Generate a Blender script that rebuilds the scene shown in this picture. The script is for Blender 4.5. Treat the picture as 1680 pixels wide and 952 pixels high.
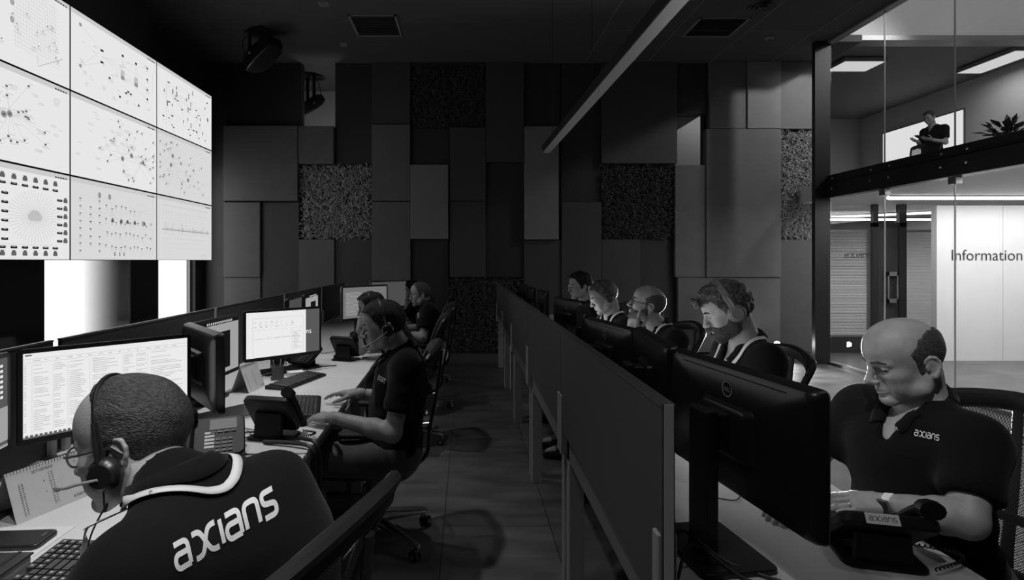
import bpy, bmesh, math, random
import numpy as np
from mathutils import Vector, Matrix
from mathutils.bvhtree import BVHTree

for o in list(bpy.data.objects):
    bpy.data.objects.remove(o, do_unlink=True)
SC = bpy.context.scene
COL = SC.collection
rad = math.radians

# ------------------------------------------------------------------ camera, world, exposure
EYE = 1.5                                   # camera height; the horizon of the photograph is at y = 428
FPX, CX, CY = 900.0, 766.0, 428.0           # focal length and principal point in pixels of the 1680 x 952 frame
cam = bpy.data.cameras.new('camera')
cam.sensor_fit = 'HORIZONTAL'; cam.sensor_width = 36.0
cam.lens = 36.0 * FPX / 1680.0
cam.shift_x = (840.0 - CX) / 1680.0
cam.shift_y = -(476.0 - CY) / 1680.0
cam.clip_start = 0.05; cam.clip_end = 100
camo = bpy.data.objects.new('camera', cam); COL.objects.link(camo)
camo.location = (0, 0, EYE); camo.rotation_euler = (rad(90), 0, 0)
SC.camera = camo

SC.view_settings.view_transform = 'Standard'
SC.view_settings.look = 'None'
SC.view_settings.gamma = 1.0
SC.view_settings.use_curve_mapping = False
SC.view_settings.exposure = 0.0

world = bpy.data.worlds.new('world'); SC.world = world
world.use_nodes = True
world.node_tree.nodes['Background'].inputs[0].default_value = (1, 1, 1, 1)
world.node_tree.nodes['Background'].inputs[1].default_value = 2.2

def lamp(name, kind, loc, power, rot=(0, 0, 0), size=None, size_y=None, spot=None, blend=0.4):
    d = bpy.data.lights.new(name, kind); d.energy = power
    if kind == 'AREA':
        d.shape = 'RECTANGLE'; d.size = size; d.size_y = size_y or size
    if kind in ('POINT', 'SPOT') and size is not None:
        d.shadow_soft_size = size
    if kind == 'SPOT':
        d.spot_size = spot; d.spot_blend = blend
    o = bpy.data.objects.new(name, d); COL.objects.link(o)
    o.location = loc; o.rotation_euler = rot
    return o

def aim(o, target):
    o.rotation_euler = (Vector(target) - o.location).to_track_quat('-Z', 'Y').to_euler()
    return o

L_LOBBY = 7.0       # linear lamps of the lobby
L_MEZZ = 8.0        # lamps of the gallery
L_SPOT = 600.0        # floor spotlight behind the right row
L_NICHE = 6.0
L_FILL = 130.0        # added ceiling fill lights over the desks

def Wp(px, py, Y):
    """a point of the place: pixel of the frame at distance Y from the camera plane"""
    return Vector(((px - CX) * Y / FPX, Y, EYE - (py - CY) * Y / FPX))

# ------------------------------------------------------------------ materials (all neutral greys: the photograph is black and white)
def _base(name):
    m = bpy.data.materials.new(name); m.use_nodes = True
    return m, m.node_tree, m.node_tree.nodes['Principled BSDF']

def mat(name, v, rough=0.5, metal=0.0, spec=0.5, noise=0.0, nscale=8.0, bump=0.0, bscale=60.0, sheen=0.0, stretch=None, coat=0.0):
    m, nt, b = _base(name)
    b.inputs['Base Color'].default_value = (v, v, v, 1)
    b.inputs['Roughness'].default_value = rough
    b.inputs['Metallic'].default_value = metal
    b.inputs['Specular IOR Level'].default_value = spec
    if coat: b.inputs['Coat Weight'].default_value = coat
    if sheen:
        b.inputs['Sheen Weight'].default_value = sheen
        b.inputs['Sheen Roughness'].default_value = 0.5
    co = nt.nodes.new('ShaderNodeTexCoord')
    src = co.outputs['Object']
    if stretch:
        mp = nt.nodes.new('ShaderNodeMapping'); mp.inputs['Scale'].default_value = stretch
        nt.links.new(src, mp.inputs[0]); src = mp.outputs[0]
    if noise:
        n = nt.nodes.new('ShaderNodeTexNoise'); n.inputs['Scale'].default_value = nscale; n.inputs['Detail'].default_value = 5
        nt.links.new(src, n.inputs['Vector'])
        r = nt.nodes.new('ShaderNodeMapRange')
        r.inputs['From Min'].default_value = 0.3; r.inputs['From Max'].default_value = 0.7
        r.inputs['To Min'].default_value = max(0, v * (1 - noise)); r.inputs['To Max'].default_value = v * (1 + noise)
        nt.links.new(n.outputs['Fac'], r.inputs['Value'])
        nt.links.new(r.outputs[0], b.inputs['Base Color'])
    if bump:
        n2 = nt.nodes.new('ShaderNodeTexNoise'); n2.inputs['Scale'].default_value = bscale; n2.inputs['Detail'].default_value = 4
        nt.links.new(src, n2.inputs['Vector'])
        bp = nt.nodes.new('ShaderNodeBump'); bp.inputs['Strength'].default_value = bump; bp.inputs['Distance'].default_value = 0.01
        nt.links.new(n2.outputs['Fac'], bp.inputs['Height'])
        nt.links.new(bp.outputs[0], b.inputs['Normal'])
    return m

def emit(name, v, strength=1.0):
    m = bpy.data.materials.new(name); m.use_nodes = True; nt = m.node_tree
    for n in list(nt.nodes): nt.nodes.remove(n)
    e = nt.nodes.new('ShaderNodeEmission'); o = nt.nodes.new('ShaderNodeOutputMaterial')
    e.inputs[0].default_value = (v, v, v, 1); e.inputs[1].default_value = strength
    nt.links.new(e.outputs[0], o.inputs[0])
    return m

def glass(name, refl=0.06, tint=0.95, fres=0.8):
    m = bpy.data.materials.new(name); m.use_nodes = True; nt = m.node_tree
    for n in list(nt.nodes): nt.nodes.remove(n)
    t = nt.nodes.new('ShaderNodeBsdfTransparent'); t.inputs[0].default_value = (tint, tint, tint, 1)
    g = nt.nodes.new('ShaderNodeBsdfGlossy'); g.inputs['Roughness'].default_value = 0.02
    mx = nt.nodes.new('ShaderNodeMixShader'); o = nt.nodes.new('ShaderNodeOutputMaterial')
    f = nt.nodes.new('ShaderNodeLayerWeight'); f.inputs[0].default_value = .5
    pw_ = nt.nodes.new('ShaderNodeMath'); pw_.operation = 'POWER'; pw_.inputs[1].default_value = 5.0
    nt.links.new(f.outputs['Facing'], pw_.inputs[0])
    ad = nt.nodes.new('ShaderNodeMath'); ad.operation = 'MULTIPLY_ADD'
    ad.inputs[1].default_value = fres; ad.inputs[2].default_value = refl * 0.4
    nt.links.new(pw_.outputs[0], ad.inputs[0]); nt.links.new(ad.outputs[0], mx.inputs[0])
    nt.links.new(t.outputs[0], mx.inputs[1]); nt.links.new(g.outputs[0], mx.inputs[2])
    nt.links.new(mx.outputs[0], o.inputs[0])
    return m

def mesh_fabric(name):
    """open weave of a mesh chair back: dark threads with holes between them"""
    m, nt, b = _base(name)
    b.inputs['Base Color'].default_value = (.012, .012, .012, 1); b.inputs['Roughness'].default_value = .6
    co = nt.nodes.new('ShaderNodeTexCoord')
    w = nt.nodes.new('ShaderNodeTexChecker'); w.inputs['Scale'].default_value = 260
    nt.links.new(co.outputs['Object'], w.inputs['Vector'])
    mr = nt.nodes.new('ShaderNodeMapRange'); mr.inputs['To Min'].default_value = 1.0; mr.inputs['To Max'].default_value = 0.35
    nt.links.new(w.outputs['Fac'], mr.inputs['Value'])
    nt.links.new(mr.outputs[0], b.inputs['Alpha'])
    return m

def floor_mat():
    m, nt, b = _base('dark stone tile floor')
    co = nt.nodes.new('ShaderNodeTexCoord')
    br = nt.nodes.new('ShaderNodeTexBrick')
    br.inputs['Scale'].default_value = 1.0; br.inputs['Brick Width'].default_value = 1.2; br.inputs['Row Height'].default_value = 0.6
    br.inputs['Mortar Size'].default_value = 0.003; br.inputs['Mortar Smooth'].default_value = 0.1; br.inputs['Bias'].default_value = 0
    br.inputs['Color1'].default_value = (.105, .105, .105, 1); br.inputs['Color2'].default_value = (.085, .085, .085, 1); br.inputs['Mortar'].default_value = (.03, .03, .03, 1)
    mp = nt.nodes.new('ShaderNodeMapping'); mp.inputs['Rotation'].default_value = (0, 0, rad(90)); mp.inputs['Location'].default_value = (.1, .13, 0)
    nt.links.new(co.outputs['Object'], mp.inputs[0]); nt.links.new(mp.outputs[0], br.inputs['Vector'])
    n = nt.nodes.new('ShaderNodeTexNoise'); n.inputs['Scale'].default_value = 2.4; n.inputs['Detail'].default_value = 7
    mp2 = nt.nodes.new('ShaderNodeMapping'); mp2.inputs['Scale'].default_value = (1, 3.0, 1)
    nt.links.new(co.outputs['Object'], mp2.inputs[0]); nt.links.new(mp2.outputs[0], n.inputs['Vector'])
    mx = nt.nodes.new('ShaderNodeMix'); mx.data_type = 'RGBA'; mx.blend_type = 'MULTIPLY'; mx.inputs[0].default_value = 0.8
    ra = nt.nodes.new('ShaderNodeMapRange'); ra.inputs['From Min'].default_value = .3; ra.inputs['From Max'].default_value = .7
    ra.inputs['To Min'].default_value = .5; ra.inputs['To Max'].default_value = 1.35
    nt.links.new(n.outputs['Fac'], ra.inputs['Value'])
    nt.links.new(br.outputs['Color'], mx.inputs[6]); nt.links.new(ra.outputs[0], mx.inputs[7])
    nt.links.new(mx.outputs[2], b.inputs['Base Color'])
    rr = nt.nodes.new('ShaderNodeMapRange'); rr.inputs['To Min'].default_value = .28; rr.inputs['To Max'].default_value = .5
    nt.links.new(n.outputs['Fac'], rr.inputs['Value']); nt.links.new(rr.outputs[0], b.inputs['Roughness'])
    return m

def blind_mat():
    m, nt, b = _base('pale slat')
    b.inputs['Base Color'].default_value = (.75, .75, .75, 1); b.inputs['Roughness'].default_value = .6
    t = nt.nodes.new('ShaderNodeBsdfTranslucent'); t.inputs[0].default_value = (.6, .6, .6, 1)
    mx = nt.nodes.new('ShaderNodeMixShader'); mx.inputs[0].default_value = .45
    nt.links.new(b.outputs[0], mx.inputs[1]); nt.links.new(t.outputs[0], mx.inputs[2])
    nt.links.new(mx.outputs[0], nt.nodes['Material Output'].inputs[0])
    return m

M = dict(
    floor=floor_mat(),
    ceiling=mat('dark painted ceiling', .06, .8, noise=.1, nscale=3),
    wall=mat('dark wall paint', .035, .75, noise=.12, nscale=2),
    black=mat('matt black', .008, .7, spec=.3),
    lightwall=mat('pale wall paint', .62, .6, noise=.04, nscale=1.5),
    greywall=mat('grey wall paint', .3, .65, noise=.05, nscale=1.5),
    white=mat('white laminate', .72, .42, noise=.03, nscale=3),
    deskleg=mat('pale grey desk steel', .38, .4),
    rail=mat('grey desk rail', .2, .45),
    screenpanel=mat('charcoal screen fabric', .042, .8, noise=.12, nscale=90, sheen=.05, bump=.15, bscale=500),
    screenedge=mat('aluminium trim', .16, .4, metal=.7),
    plastic=mat('black plastic', .012, .42, spec=.45),
    satin=mat('satin black plastic', .016, .33, spec=.5, noise=.1, nscale=30),
    key=mat('black key plastic', .055, .5),
    keyleg=mat('grey key legend', .55, .5),
    chrome=mat('polished aluminium', .62, .22, metal=1.0),
    steel=mat('brushed steel', .45, .35, metal=1.0),
    rubber=mat('black rubber', .015, .75),
    fabric=mat('black seat fabric', .010, .9, sheen=.05, bump=.2, bscale=400),
    mesh=mesh_fabric('black chair mesh'),
    paper=mat('white paper', .8, .7, noise=.02, nscale=20),
    print=mat('grey print', .12, .7),
    skin=mat('skin', .36, .48, noise=.14, nscale=28, bump=.12, bscale=220, spec=.4),
    skindark=mat('tanned skin', .28, .48, noise=.16, nscale=28, bump=.12, bscale=220, spec=.4),
    hairdark=mat('dark hair', .012, .65, spec=.25, noise=.7, nscale=70, bump=.9, bscale=130, stretch=(1, 1, .35)),
    hairgrey=mat('greying cropped hair', .042, .55, noise=.8, nscale=260, bump=.5, bscale=420, stretch=(.35, 1, .8)),
    hairbrown=mat('brown wavy hair', .075, .45, noise=.7, nscale=60, bump=1.0, bscale=90),
    hairshort=mat('shaved dark hair', .05, .6, noise=.6, nscale=190, bump=.5, bscale=330),
    stubble=mat('dark beard hair', .045, .6, noise=.7, nscale=150, bump=.9, bscale=260),
    shirt=mat('black cotton pique', .0065, .9, sheen=.05, bump=.12, bscale=900, spec=.12),
    trousers=mat('dark grey cotton', .065, .85, sheen=.1, bump=.2, bscale=600, noise=.15, nscale=20),
    logo=mat('white print', .75, .7),
    lanyard=mat('white ribbon', .68, .6),
    shoe=mat('black leather', .015, .35),
    lens=glass('spectacle lens', .1, .97),
    glass=glass('clear glass', .10, .93),
    winglass=glass('window glass', .05, .97, .15),
    blind=blind_mat(),
    phone=mat('matt black phone plastic', .008, .5, spec=.3),
    post=mat('pale aluminium post', .6, .4),
    strap=mat('white rubber strap', .85, .5),
    lampoff=mat('grey lamp housing', .22, .5),
    panelA=mat('dark wall board', .12, .5, noise=.08, nscale=4),
    panelB=mat('charcoal wall board', .058, .5, noise=.08, nscale=4),
    panelC=mat('black wall board', .03, .55, noise=.1, nscale=4),
    panelD=mat('mid grey wall board', .19, .45, noise=.06, nscale=4),
    trimgrey=mat('grey trim', .2, .4, metal=.3),
    darkmetal=mat('dark steel beam', .025, .4, metal=.3),
    cable=mat('black cable', .012, .5),
    cablegrey=mat('grey cable', .3, .5),
    leaf=mat('dark leaf', .03, .45),
    bezel=mat('display bezel', .006, .5),
    cardgrey=mat('grey card', .3, .7),
    lcd=mat('grey phone display', .16, .5),
    badge=mat('pale badge print', .55, .5),
    red=mat('dark tile', .1, .5),
)
E = dict(
    wall=emit('video wall picture', .80, 1.0),
    wall2=emit('video wall picture dim', .69, 1.0),
    wallband=emit('video wall header band', .60, 1.0),
    line=emit('diagram faint line', .52, 1.0),
    ink=emit('diagram icon', .12, 1.0),
    ink2=emit('diagram icon black', .02, 1.0),
    midink=emit('diagram icon grey', .3, 1.0),
    mon=emit('monitor picture', .83, 1.0),
    monbright=emit('bright monitor picture', 1.0, 2.2),
    mongrey=emit('monitor grey area', .35, 1.0),
    monpale=emit('monitor pale area', .17, 1.0),
    mondark=emit('monitor dark area', .07, 1.0),
    monblack=emit('monitor black area', .008, 1.0),
    mondesk=emit('monitor desktop area', .10, 1.0),
    lamp=emit('lit lamp tube', 1.0, 6.0),
    lamp2=emit('lit lamp panel', 1.0, .75),
    spot=emit('spotlight lens', 1.0, 60.0),
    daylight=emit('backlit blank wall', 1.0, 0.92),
)
# ------------------------------------------------------------------ helpers
class MB:
    """collects faces; build() links them as one mesh object"""
    def __init__(s): s.v = []; s.f = []
    def add(s, vs, fs):
        n = len(s.v); s.v += [tuple(v) for v in vs]; s.f += [tuple(i + n for i in f) for f in fs]; return s
    def box(s, x0, x1, y0, y1, z0, z1):
        return s.add([(x0,y0,z0),(x1,y0,z0),(x1,y1,z0),(x0,y1,z0),(x0,y0,z1),(x1,y0,z1),(x1,y1,z1),(x0,y1,z1)],
                     [(3,2,1,0),(4,5,6,7),(0,1,5,4),(1,2,6,5),(2,3,7,6),(3,0,4,7)])
    def obox(s, c, ax, ay, az, hx, hy, hz):
        c = Vector(c); ax = Vector(ax).normalized() * hx; ay = Vector(ay).normalized() * hy; az = Vector(az).normalized() * hz
        vs = [c + a*ax + b*ay + d*az for a, b, d in ((-1,-1,-1),(1,-1,-1),(1,1,-1),(-1,1,-1),(-1,-1,1),(1,-1,1),(1,1,1),(-1,1,1))]
        return s.add(vs, [(3,2,1,0),(4,5,6,7),(0,1,5,4),(1,2,6,5),(2,3,7,6),(3,0,4,7)])
    def prism(s, poly, axis, a, b):
        """2-D polygon extruded along axis ('x','y','z') from a to b"""
        def p(u, v, w): return {'x': (w,u,v), 'y': (u,w,v), 'z': (u,v,w)}[axis]
        n = len(poly)
        vs = [p(u, v, a) for u, v in poly] + [p(u, v, b) for u, v in poly]
        fs = [tuple(range(n))[::-1], tuple(range(n, 2*n))] + [(i, (i+1) % n, n + (i+1) % n, n + i) for i in range(n)]
        return s.add(vs, fs)
    def loft(s, rings, cap=True, closed=False):
        n = len(rings[0]); vs = [v for r in rings for v in r]; fs = []
        m = len(rings)
        for k in range(m if closed else m - 1):
            k2 = (k + 1) % m
            for i in range(n):
                j = (i + 1) % n
                fs.append((k*n+i, k*n+j, k2*n+j, k2*n+i))
        if cap and not closed:
            fs.append(tuple(range(n))[::-1]); fs.append(tuple(range((m-1)*n, m*n)))
        return s.add(vs, fs)
    def tube(s, pts, r, seg=8, closed=False, flat=1.0, up=None):
        pts = [Vector(p) for p in pts]; n = len(pts)
        rs = r if isinstance(r, (list, tuple)) else [r] * n
        rings = []; prev = None
        for i, p in enumerate(pts):
            if closed: t = pts[(i+1) % n] - pts[i-1]
            else: t = pts[min(i+1, n-1)] - pts[max(i-1, 0)]
            t.normalize()
            if prev is None:
                a = Vector(up) if up else (Vector((0,0,1)) if abs(t.z) < .9 else Vector((1,0,0)))
            else: a = prev
            u = (a - t * a.dot(t)).normalized(); prev = u; w = t.cross(u)
            rings.append([p + (u * math.cos(q) * rs[i] * flat + w * math.sin(q) * rs[i]) for q in (2*math.pi*k/seg for k in range(seg))])
        return s.loft(rings, closed=closed)
    def lathe(s, prof, c=(0,0,0), axis=(0,0,1), seg=20):
        ax = Vector(axis).normalized(); a = Vector((1,0,0)) if abs(ax.x) < .9 else Vector((0,1,0))
        u = (a - ax * a.dot(ax)).normalized(); w = ax.cross(u); c = Vector(c)
        rings = [[c + ax*h + (u*math.cos(q) + w*math.sin(q)) * max(r, 1e-5) for q in (2*math.pi*k/seg for k in range(seg))] for r, h in prof]
        return s.loft(rings)
    def quad(s, a, b, c, d): return s.add([a, b, c, d], [(0, 1, 2, 3)])
    def build(s, name, m, parent=None, smooth=False, bevel=0.0, seg=2, angle=35):
        me = bpy.data.meshes.new(name); me.from_pydata(s.v, [], s.f); me.materials.append(m)
        bm = bmesh.new(); bm.from_mesh(me); bmesh.ops.recalc_face_normals(bm, faces=bm.faces); bm.to_mesh(me); bm.free()
        if smooth:
            for p in me.polygons: p.use_smooth = True
            if smooth != 2: me.set_sharp_from_angle(angle=rad(angle))
        o = bpy.data.objects.new(name, me); COL.objects.link(o)
        if parent is not None: o.parent = parent
        if bevel:
            b = o.modifiers.new('bevel', 'BEVEL'); b.width = bevel; b.segments = seg; b.limit_method = 'ANGLE'; b.angle_limit = rad(40)
            b.harden_normals = False
        return o

def rrect(w, h, r, n=4, cx=0, cy=0):
    pts = []
    for sx, sy, a0 in ((1,1,0),(-1,1,90),(-1,-1,180),(1,-1,270)):
        for k in range(n + 1):
            a = rad(a0 + 90 * k / n)
            pts.append((cx + sx*(w/2 - r) + r*math.cos(a), cy + sy*(h/2 - r) + r*math.sin(a)))
    return pts

def thing(name, label, cat, loc=(0,0,0), rz=0.0, group=None):
    o = bpy.data.objects.new(name, None); COL.objects.link(o)
    o.empty_display_size = .05
    o.location = loc; o.rotation_euler = (0, 0, rz)
    o['label'] = label; o['category'] = cat
    if group: o['group'] = group
    return o

def tag(o, label, cat, group=None):
    o['label'] = label; o['category'] = cat
    if group: o['group'] = group
    return o

def struct(o, label=None):
    o['kind'] = 'structure'
    if label: o['label'] = label
    return o

def sub_label(o, label): o['label'] = label; return o

def dup(root, loc, rz, label, group=None):
    """a thing with copies of its parts and their sub-parts"""
    r = root.copy(); COL.objects.link(r); r.location = loc; r.rotation_euler = (0, 0, rz); r['label'] = label
    if group: r['group'] = group
    for ch in list(root.children):
        c = ch.copy(); COL.objects.link(c); c.parent = r
        for g in list(ch.children):
            d = g.copy(); COL.objects.link(d); d.parent = c
    return r

def smooth_path(pts, n=6, closed=False):
    pts = [Vector(p) for p in pts]; out = []; m = len(pts)
    rng = range(m) if closed else range(m - 1)
    for i in rng:
        if closed: p0, p1, p2, p3 = pts[i-1], pts[i], pts[(i+1) % m], pts[(i+2) % m]
        else: p0, p1, p2, p3 = pts[max(i-1,0)], pts[i], pts[i+1], pts[min(i+2, m-1)]
        for k in range(n):
            t = k / n
            out.append(.5*((2*p1) + (p2-p0)*t + (2*p0-5*p1+4*p2-p3)*t*t + (3*p1-p0-3*p2+p3)*t**3))
    if not closed: out.append(pts[-1])
    return out

_txt = {}
def text_faces(body, bold=False):
    """the outline of a word as flat faces, x from 0 to width, baseline at y = 0, capital height 1"""
    if body in _txt: return _txt[body]
    cu = bpy.data.curves.new('word', 'FONT'); cu.body = body; cu.size = 1.0; cu.resolution_u = 3
    o = bpy.data.objects.new('word', cu); COL.objects.link(o)
    dg = bpy.context.evaluated_depsgraph_get()
    me = bpy.data.meshes.new_from_object(o.evaluated_get(dg))
    vs = [tuple(v.co) for v in me.vertices]; fs = [tuple(p.vertices) for p in me.polygons]
    bpy.data.objects.remove(o); bpy.data.meshes.remove(me); bpy.data.curves.remove(cu)
    x0 = min(v[0] for v in vs); x1 = max(v[0] for v in vs); k = 1 / .7
    _txt[body] = ([((v[0]-x0)*k, v[1]*k) for v in vs], fs, (x1-x0)*k)
    return _txt[body]

def add_text(mb, body, origin, u, v, height=None, width=None):
    """letters laid flat at origin, running along u, upright along v"""
    vs, fs, w = text_faces(body)
    s = height if height else width / w
    sx = width / w if width else s
    o = Vector(origin); u = Vector(u).normalized(); v = Vector(v).normalized()
    mb.add([o + u*(x*sx) + v*(y*s) for x, y in vs], fs)
    return w * sx

# the rounded single-line lettering of the company name, x-height 1
GLYPH = {
 'a': (.9, [[(.06,1),(.5,1),(.72,.97),(.84,.86),(.87,.7),(.87,.35),(.87,0)], [(.87,.56),(.5,.56),(.2,.56),(.05,.46),(.0,.28),(.05,.1),(.2,0),(.5,0),(.87,0)]]),
 'x': (1.45, [[(0,1),(.25,1),(.45,.93),(.6,.74),(.725,.5),(.85,.26),(1.0,.07),(1.2,0),(1.45,0)], [(0,0),(.25,0),(.45,.07),(.6,.26),(.725,.5),(.85,.74),(1.0,.93),(1.2,1),(1.45,1)]]),
 'i': (.0, [[(0,1),(0,.5),(0,0)]]),
 'n': (.82, [[(0,0),(0,.4),(0,.72),(.04,.88),(.16,.98),(.34,1),(.5,1),(.68,.97),(.79,.87),(.82,.7),(.82,.35),(.82,0)]]),
 's': (.78, [[(.76,1),(.45,1),(.2,1),(.06,.94),(.02,.78),(.08,.6),(.24,.53),(.54,.48),(.7,.42),(.76,.26),(.72,.08),(.56,0),(.3,0),(0,0)]]),
}
def logo_strokes(word='axians', gap=.3):
    x = 0; out = []
    for ch in word:
        w, st = GLYPH[ch]
        for s in st: out.append([(x + a, b) for a, b in s])
        x += w + gap
    return out, x - gap

def logo_mesh(place, word='axians', thick=.15, n=4):
    """place(u, v) -> point for u in 0..1 along the word and v in x-heights; returns MB of ribbons"""
    st, w = logo_strokes(word); mb = MB()
    for s in st:
        p = [Vector((a, b)) for a, b in s]
        p = [Vector((q.x, q.y)) for q in smooth_path([(a, b, 0) for a, b in s], n)]
        L, R = [], []
        for i, q in enumerate(p):
            t = (p[min(i+1, len(p)-1)] - p[max(i-1, 0)]).normalized(); nn = Vector((-t.y, t.x)) * thick / 2
            L.append(q + nn); R.append(q - nn)
        vs = [place(q.x / w, q.y) for q in L] + [place(q.x / w, q.y) for q in R]
        if any(v is None for v in vs): continue
        m = len(p)
        mb.add(vs, [(i, i+1, m+i+1, m+i) for i in range(m-1)])
    return mb, w

def flat_logo(origin, u, v, height, word='axians', thick=.17):
    o = Vector(origin); u = Vector(u).normalized(); v = Vector(v).normalized(); w = logo_strokes(word)[1]
    return logo_mesh(lambda a, b: o + u*(a*w*height) + v*(b*height), word, thick)[0]
# ------------------------------------------------------------------ the room shell
XL, XR, YB, YN, ZC = -4.25, 5.25, 8.88, -2.6, 4.69
struct(MB().box(-4.6, 11.2, YN - .2, 14.2, -.2, 0).build('floor', M['floor']))
struct(MB().box(XL - .3, XR + .06, YN, YB + 1.6, ZC, ZC + .2).box(XR + .06, 5.75, 7.98, YB + .2, ZC, ZC + .1).build('ceiling', M['ceiling']))
struct(MB().box(XL - .3, 11.2, YN - .2, YN, 0, 6.4).build('wall_near', M['panelC']))
# left wall with two tall windows
wl = MB()
for y0, y1 in ((YN, 5.52), (6.93, 7.56), (8.58, YB + 1.6)): wl.box(XL - .08, XL, y0, y1, 0, ZC)
for y0, y1 in ((5.52, 6.93), (7.56, 8.58)): wl.box(XL - .08, XL, y0, y1, 0, .12).box(XL - .08, XL, y0, y1, 3.0, ZC)
struct(wl.build('wall_left', M['panelC']))
for k, (y0, y1) in enumerate(((5.52, 6.93), (7.56, 8.58))):
    w = MB().box(XL - .35, XL - .34, y0 - .4, y1 + .6, .0, 3.2).build('window_%d' % (k + 1), M['winglass']); struct(w)
    f = MB()
    for a, b in ((y0, y0 + .02), (y1 - .045, y1 - .012)): f.box(XL - .10, XL - .06, a, b, .12, 3.0)
    f.box(XL - .1, XL - .06, y0, y1, 2.94, 3.0).box(XL - .1, XL - .06, y0, y1, .12, .18)
    f.build('window_frame', M['trimgrey'], w)
# the round pale column just inside the first window
pc = [(.0, 0), (.33, 0), (.33, .02), (.27, .03), (.27, ZC)]
struct(MB().lathe([(.0, 0), (.26, 0), (.26, .04), (.235, .05), (.235, 3.02), (0, 3.02)], (XL - .06, 6.56, 0), seg=40).build('trim_column', M['lightwall'], smooth=True))

struct(MB().box(XL, XL + .22, 5.5, 6.95, 3.02, ZC).build('trim_shade_block', M['panelC']))  # added black box standing in for the shaded upper end of the column
# back wall: a backing with two openings, niches behind them, relief boards in front
def bx(px): return (px - CX) * YB / FPX
def bz(py): return EYE - (py - CY) * YB / FPX
n1 = (bx(496), bx(550), bz(209), bz(104))
n2 = (bx(1108), bx(1154), bz(271), bz(188))
wb = MB(); y0, y1 = YB + .02, YB + .12
wb.box(XL - .3, n1[0], y0, y1, 0, ZC).box(n1[1], n2[0], y0, y1, 0, ZC).box(n2[1], 5.62, y0, y1, 0, ZC)
wb.box(n1[0], n1[1], y0, y1, 0, n1[2]).box(n2[0], n2[1], y0, y1, 0, n2[2]).box(n2[0], n2[1], y0, y1, n2[3], ZC)
wall_back = struct(wb.build('wall_back', M['panelC']))
nb = MB()
nb.box(n1[0] - .5, n1[1] + .35, YB + 1.45, YB + 1.5, n1[2] - .9, ZC).box(n1[0] - .55, n1[0] - .5, y1, YB + 1.5, n1[2] - .9, ZC).box(n1[1] + .35, n1[1] + .4, y1, YB + 1.5, n1[2] - .9, ZC)
nb.box(n1[0] - .55, n1[1] + .4, y1, YB + 1.5, n1[2] - .95, n1[2] - .9)
struct(nb.build('wall_niche', M['greywall']))
nb = MB()
nb.box(n2[0] - .4, n2[1] + .9, YB + 1.32, YB + 1.37, n2[2] - .5, ZC).box(n2[0] - .45, n2[0] - .4, y1, YB + 1.37, n2[2] - .5, ZC).box(n2[1] + .9, n2[1] + .95, y1, YB + 1.37, n2[2] - .5, ZC)
nb.box(n2[0] - .45, n2[1] + .95, y1, YB + 1.37, n2[2] - .55, n2[2] - .5)
struct(nb.build('wall_recess', M['lightwall']))
struct(MB().box(n2[0] - .4, n2[1] - .03, y1, YB + 1.30, 3.86, ZC).build('trim_soffit', M['panelB']))
struct(MB().box(n2[0], n2[1] + .2, YB + 1.2, YB + 1.3, n2[2] - .02, n2[2] + .12).build('trim_ledge', M['trimgrey']))
aim(lamp('niche_light', 'AREA', (n1[0] + .2, YB + .45, n1[2] - .7), L_NICHE, size=.3, size_y=.2), (n1[0] + .4, YB + .6, ZC))
lamp('recess_light', 'AREA', (n2[1] + .45, YB + .7, ZC - .25), L_NICHE * .5, size=.6, size_y=.5)

PANELS = [  # x0, y0, x1, y1 on the wall as seen straight on, depth towards the room, board; mid-wall boards darkened for light falloff
 (335,104,371,577,.03,'B'), (371,104,496,209,.05,'C'), (550,104,611,271,.02,'C'), (611,104,674,205,.08,'B'), (611,206,674,331,.09,'A'), (611,332,674,577,.09,'A'),
 (797,104,859,268,.09,'B'), (674,211,738,271,.02,'C'), (738,211,797,331,.09,'B'), (371,209,492,331,.12,'A'), (492,209,550,271,.11,'A'),
 (371,333,431,455,.11,'A'), (371,455,431,577,.09,'A'), (431,333,493,577,.07,'B'), (493,393,551,577,.10,'A'), (551,393,611,577,.06,'B'),
 (674,272,736,393,.12,'D'), (738,331,797,455,.07,'B'), (674,393,736,577,.02,'C'), (797,268,859,455,.03,'C'),
 (859,104,918,210,.03,'C'), (859,210,915,394,.12,'D'), (859,394,920,577,.06,'B'), (920,104,985,332,.02,'C'), (920,332,985,577,.08,'B'),
 (985,104,1108,270,.09,'B'), (1108,104,1160,188,.03,'C'), (1104,272,1168,455,.09,'A'), (985,393,1048,577,.08,'B'), (1048,393,1108,577,.02,'C'),
 (1108,455,1166,577,.10,'A'), (1160,104,1220,214,.10,'A'), (1220,104,1275,214,.12,'D'), (1275,104,1331,214,.09,'A'),
 (1154,214,1276,455,.11,'A'), (1166,455,1276,577,.08,'A'), (1276,393,1331,577,.06,'B'), (736,104,797,110,.06,'C'),(674,104,736,110,.06,'C')]
for x0, y0_, x1, y1_, d, t in PANELS:
    g = .004
    MB().box(bx(x0) + g, bx(x1) - g, YB - d, YB + .02, max(bz(y1_), 0) + g, min(bz(y0_), ZC) - g).build('wall_panel', M['panel' + t], wall_back, bevel=.003, seg=1)
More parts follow.
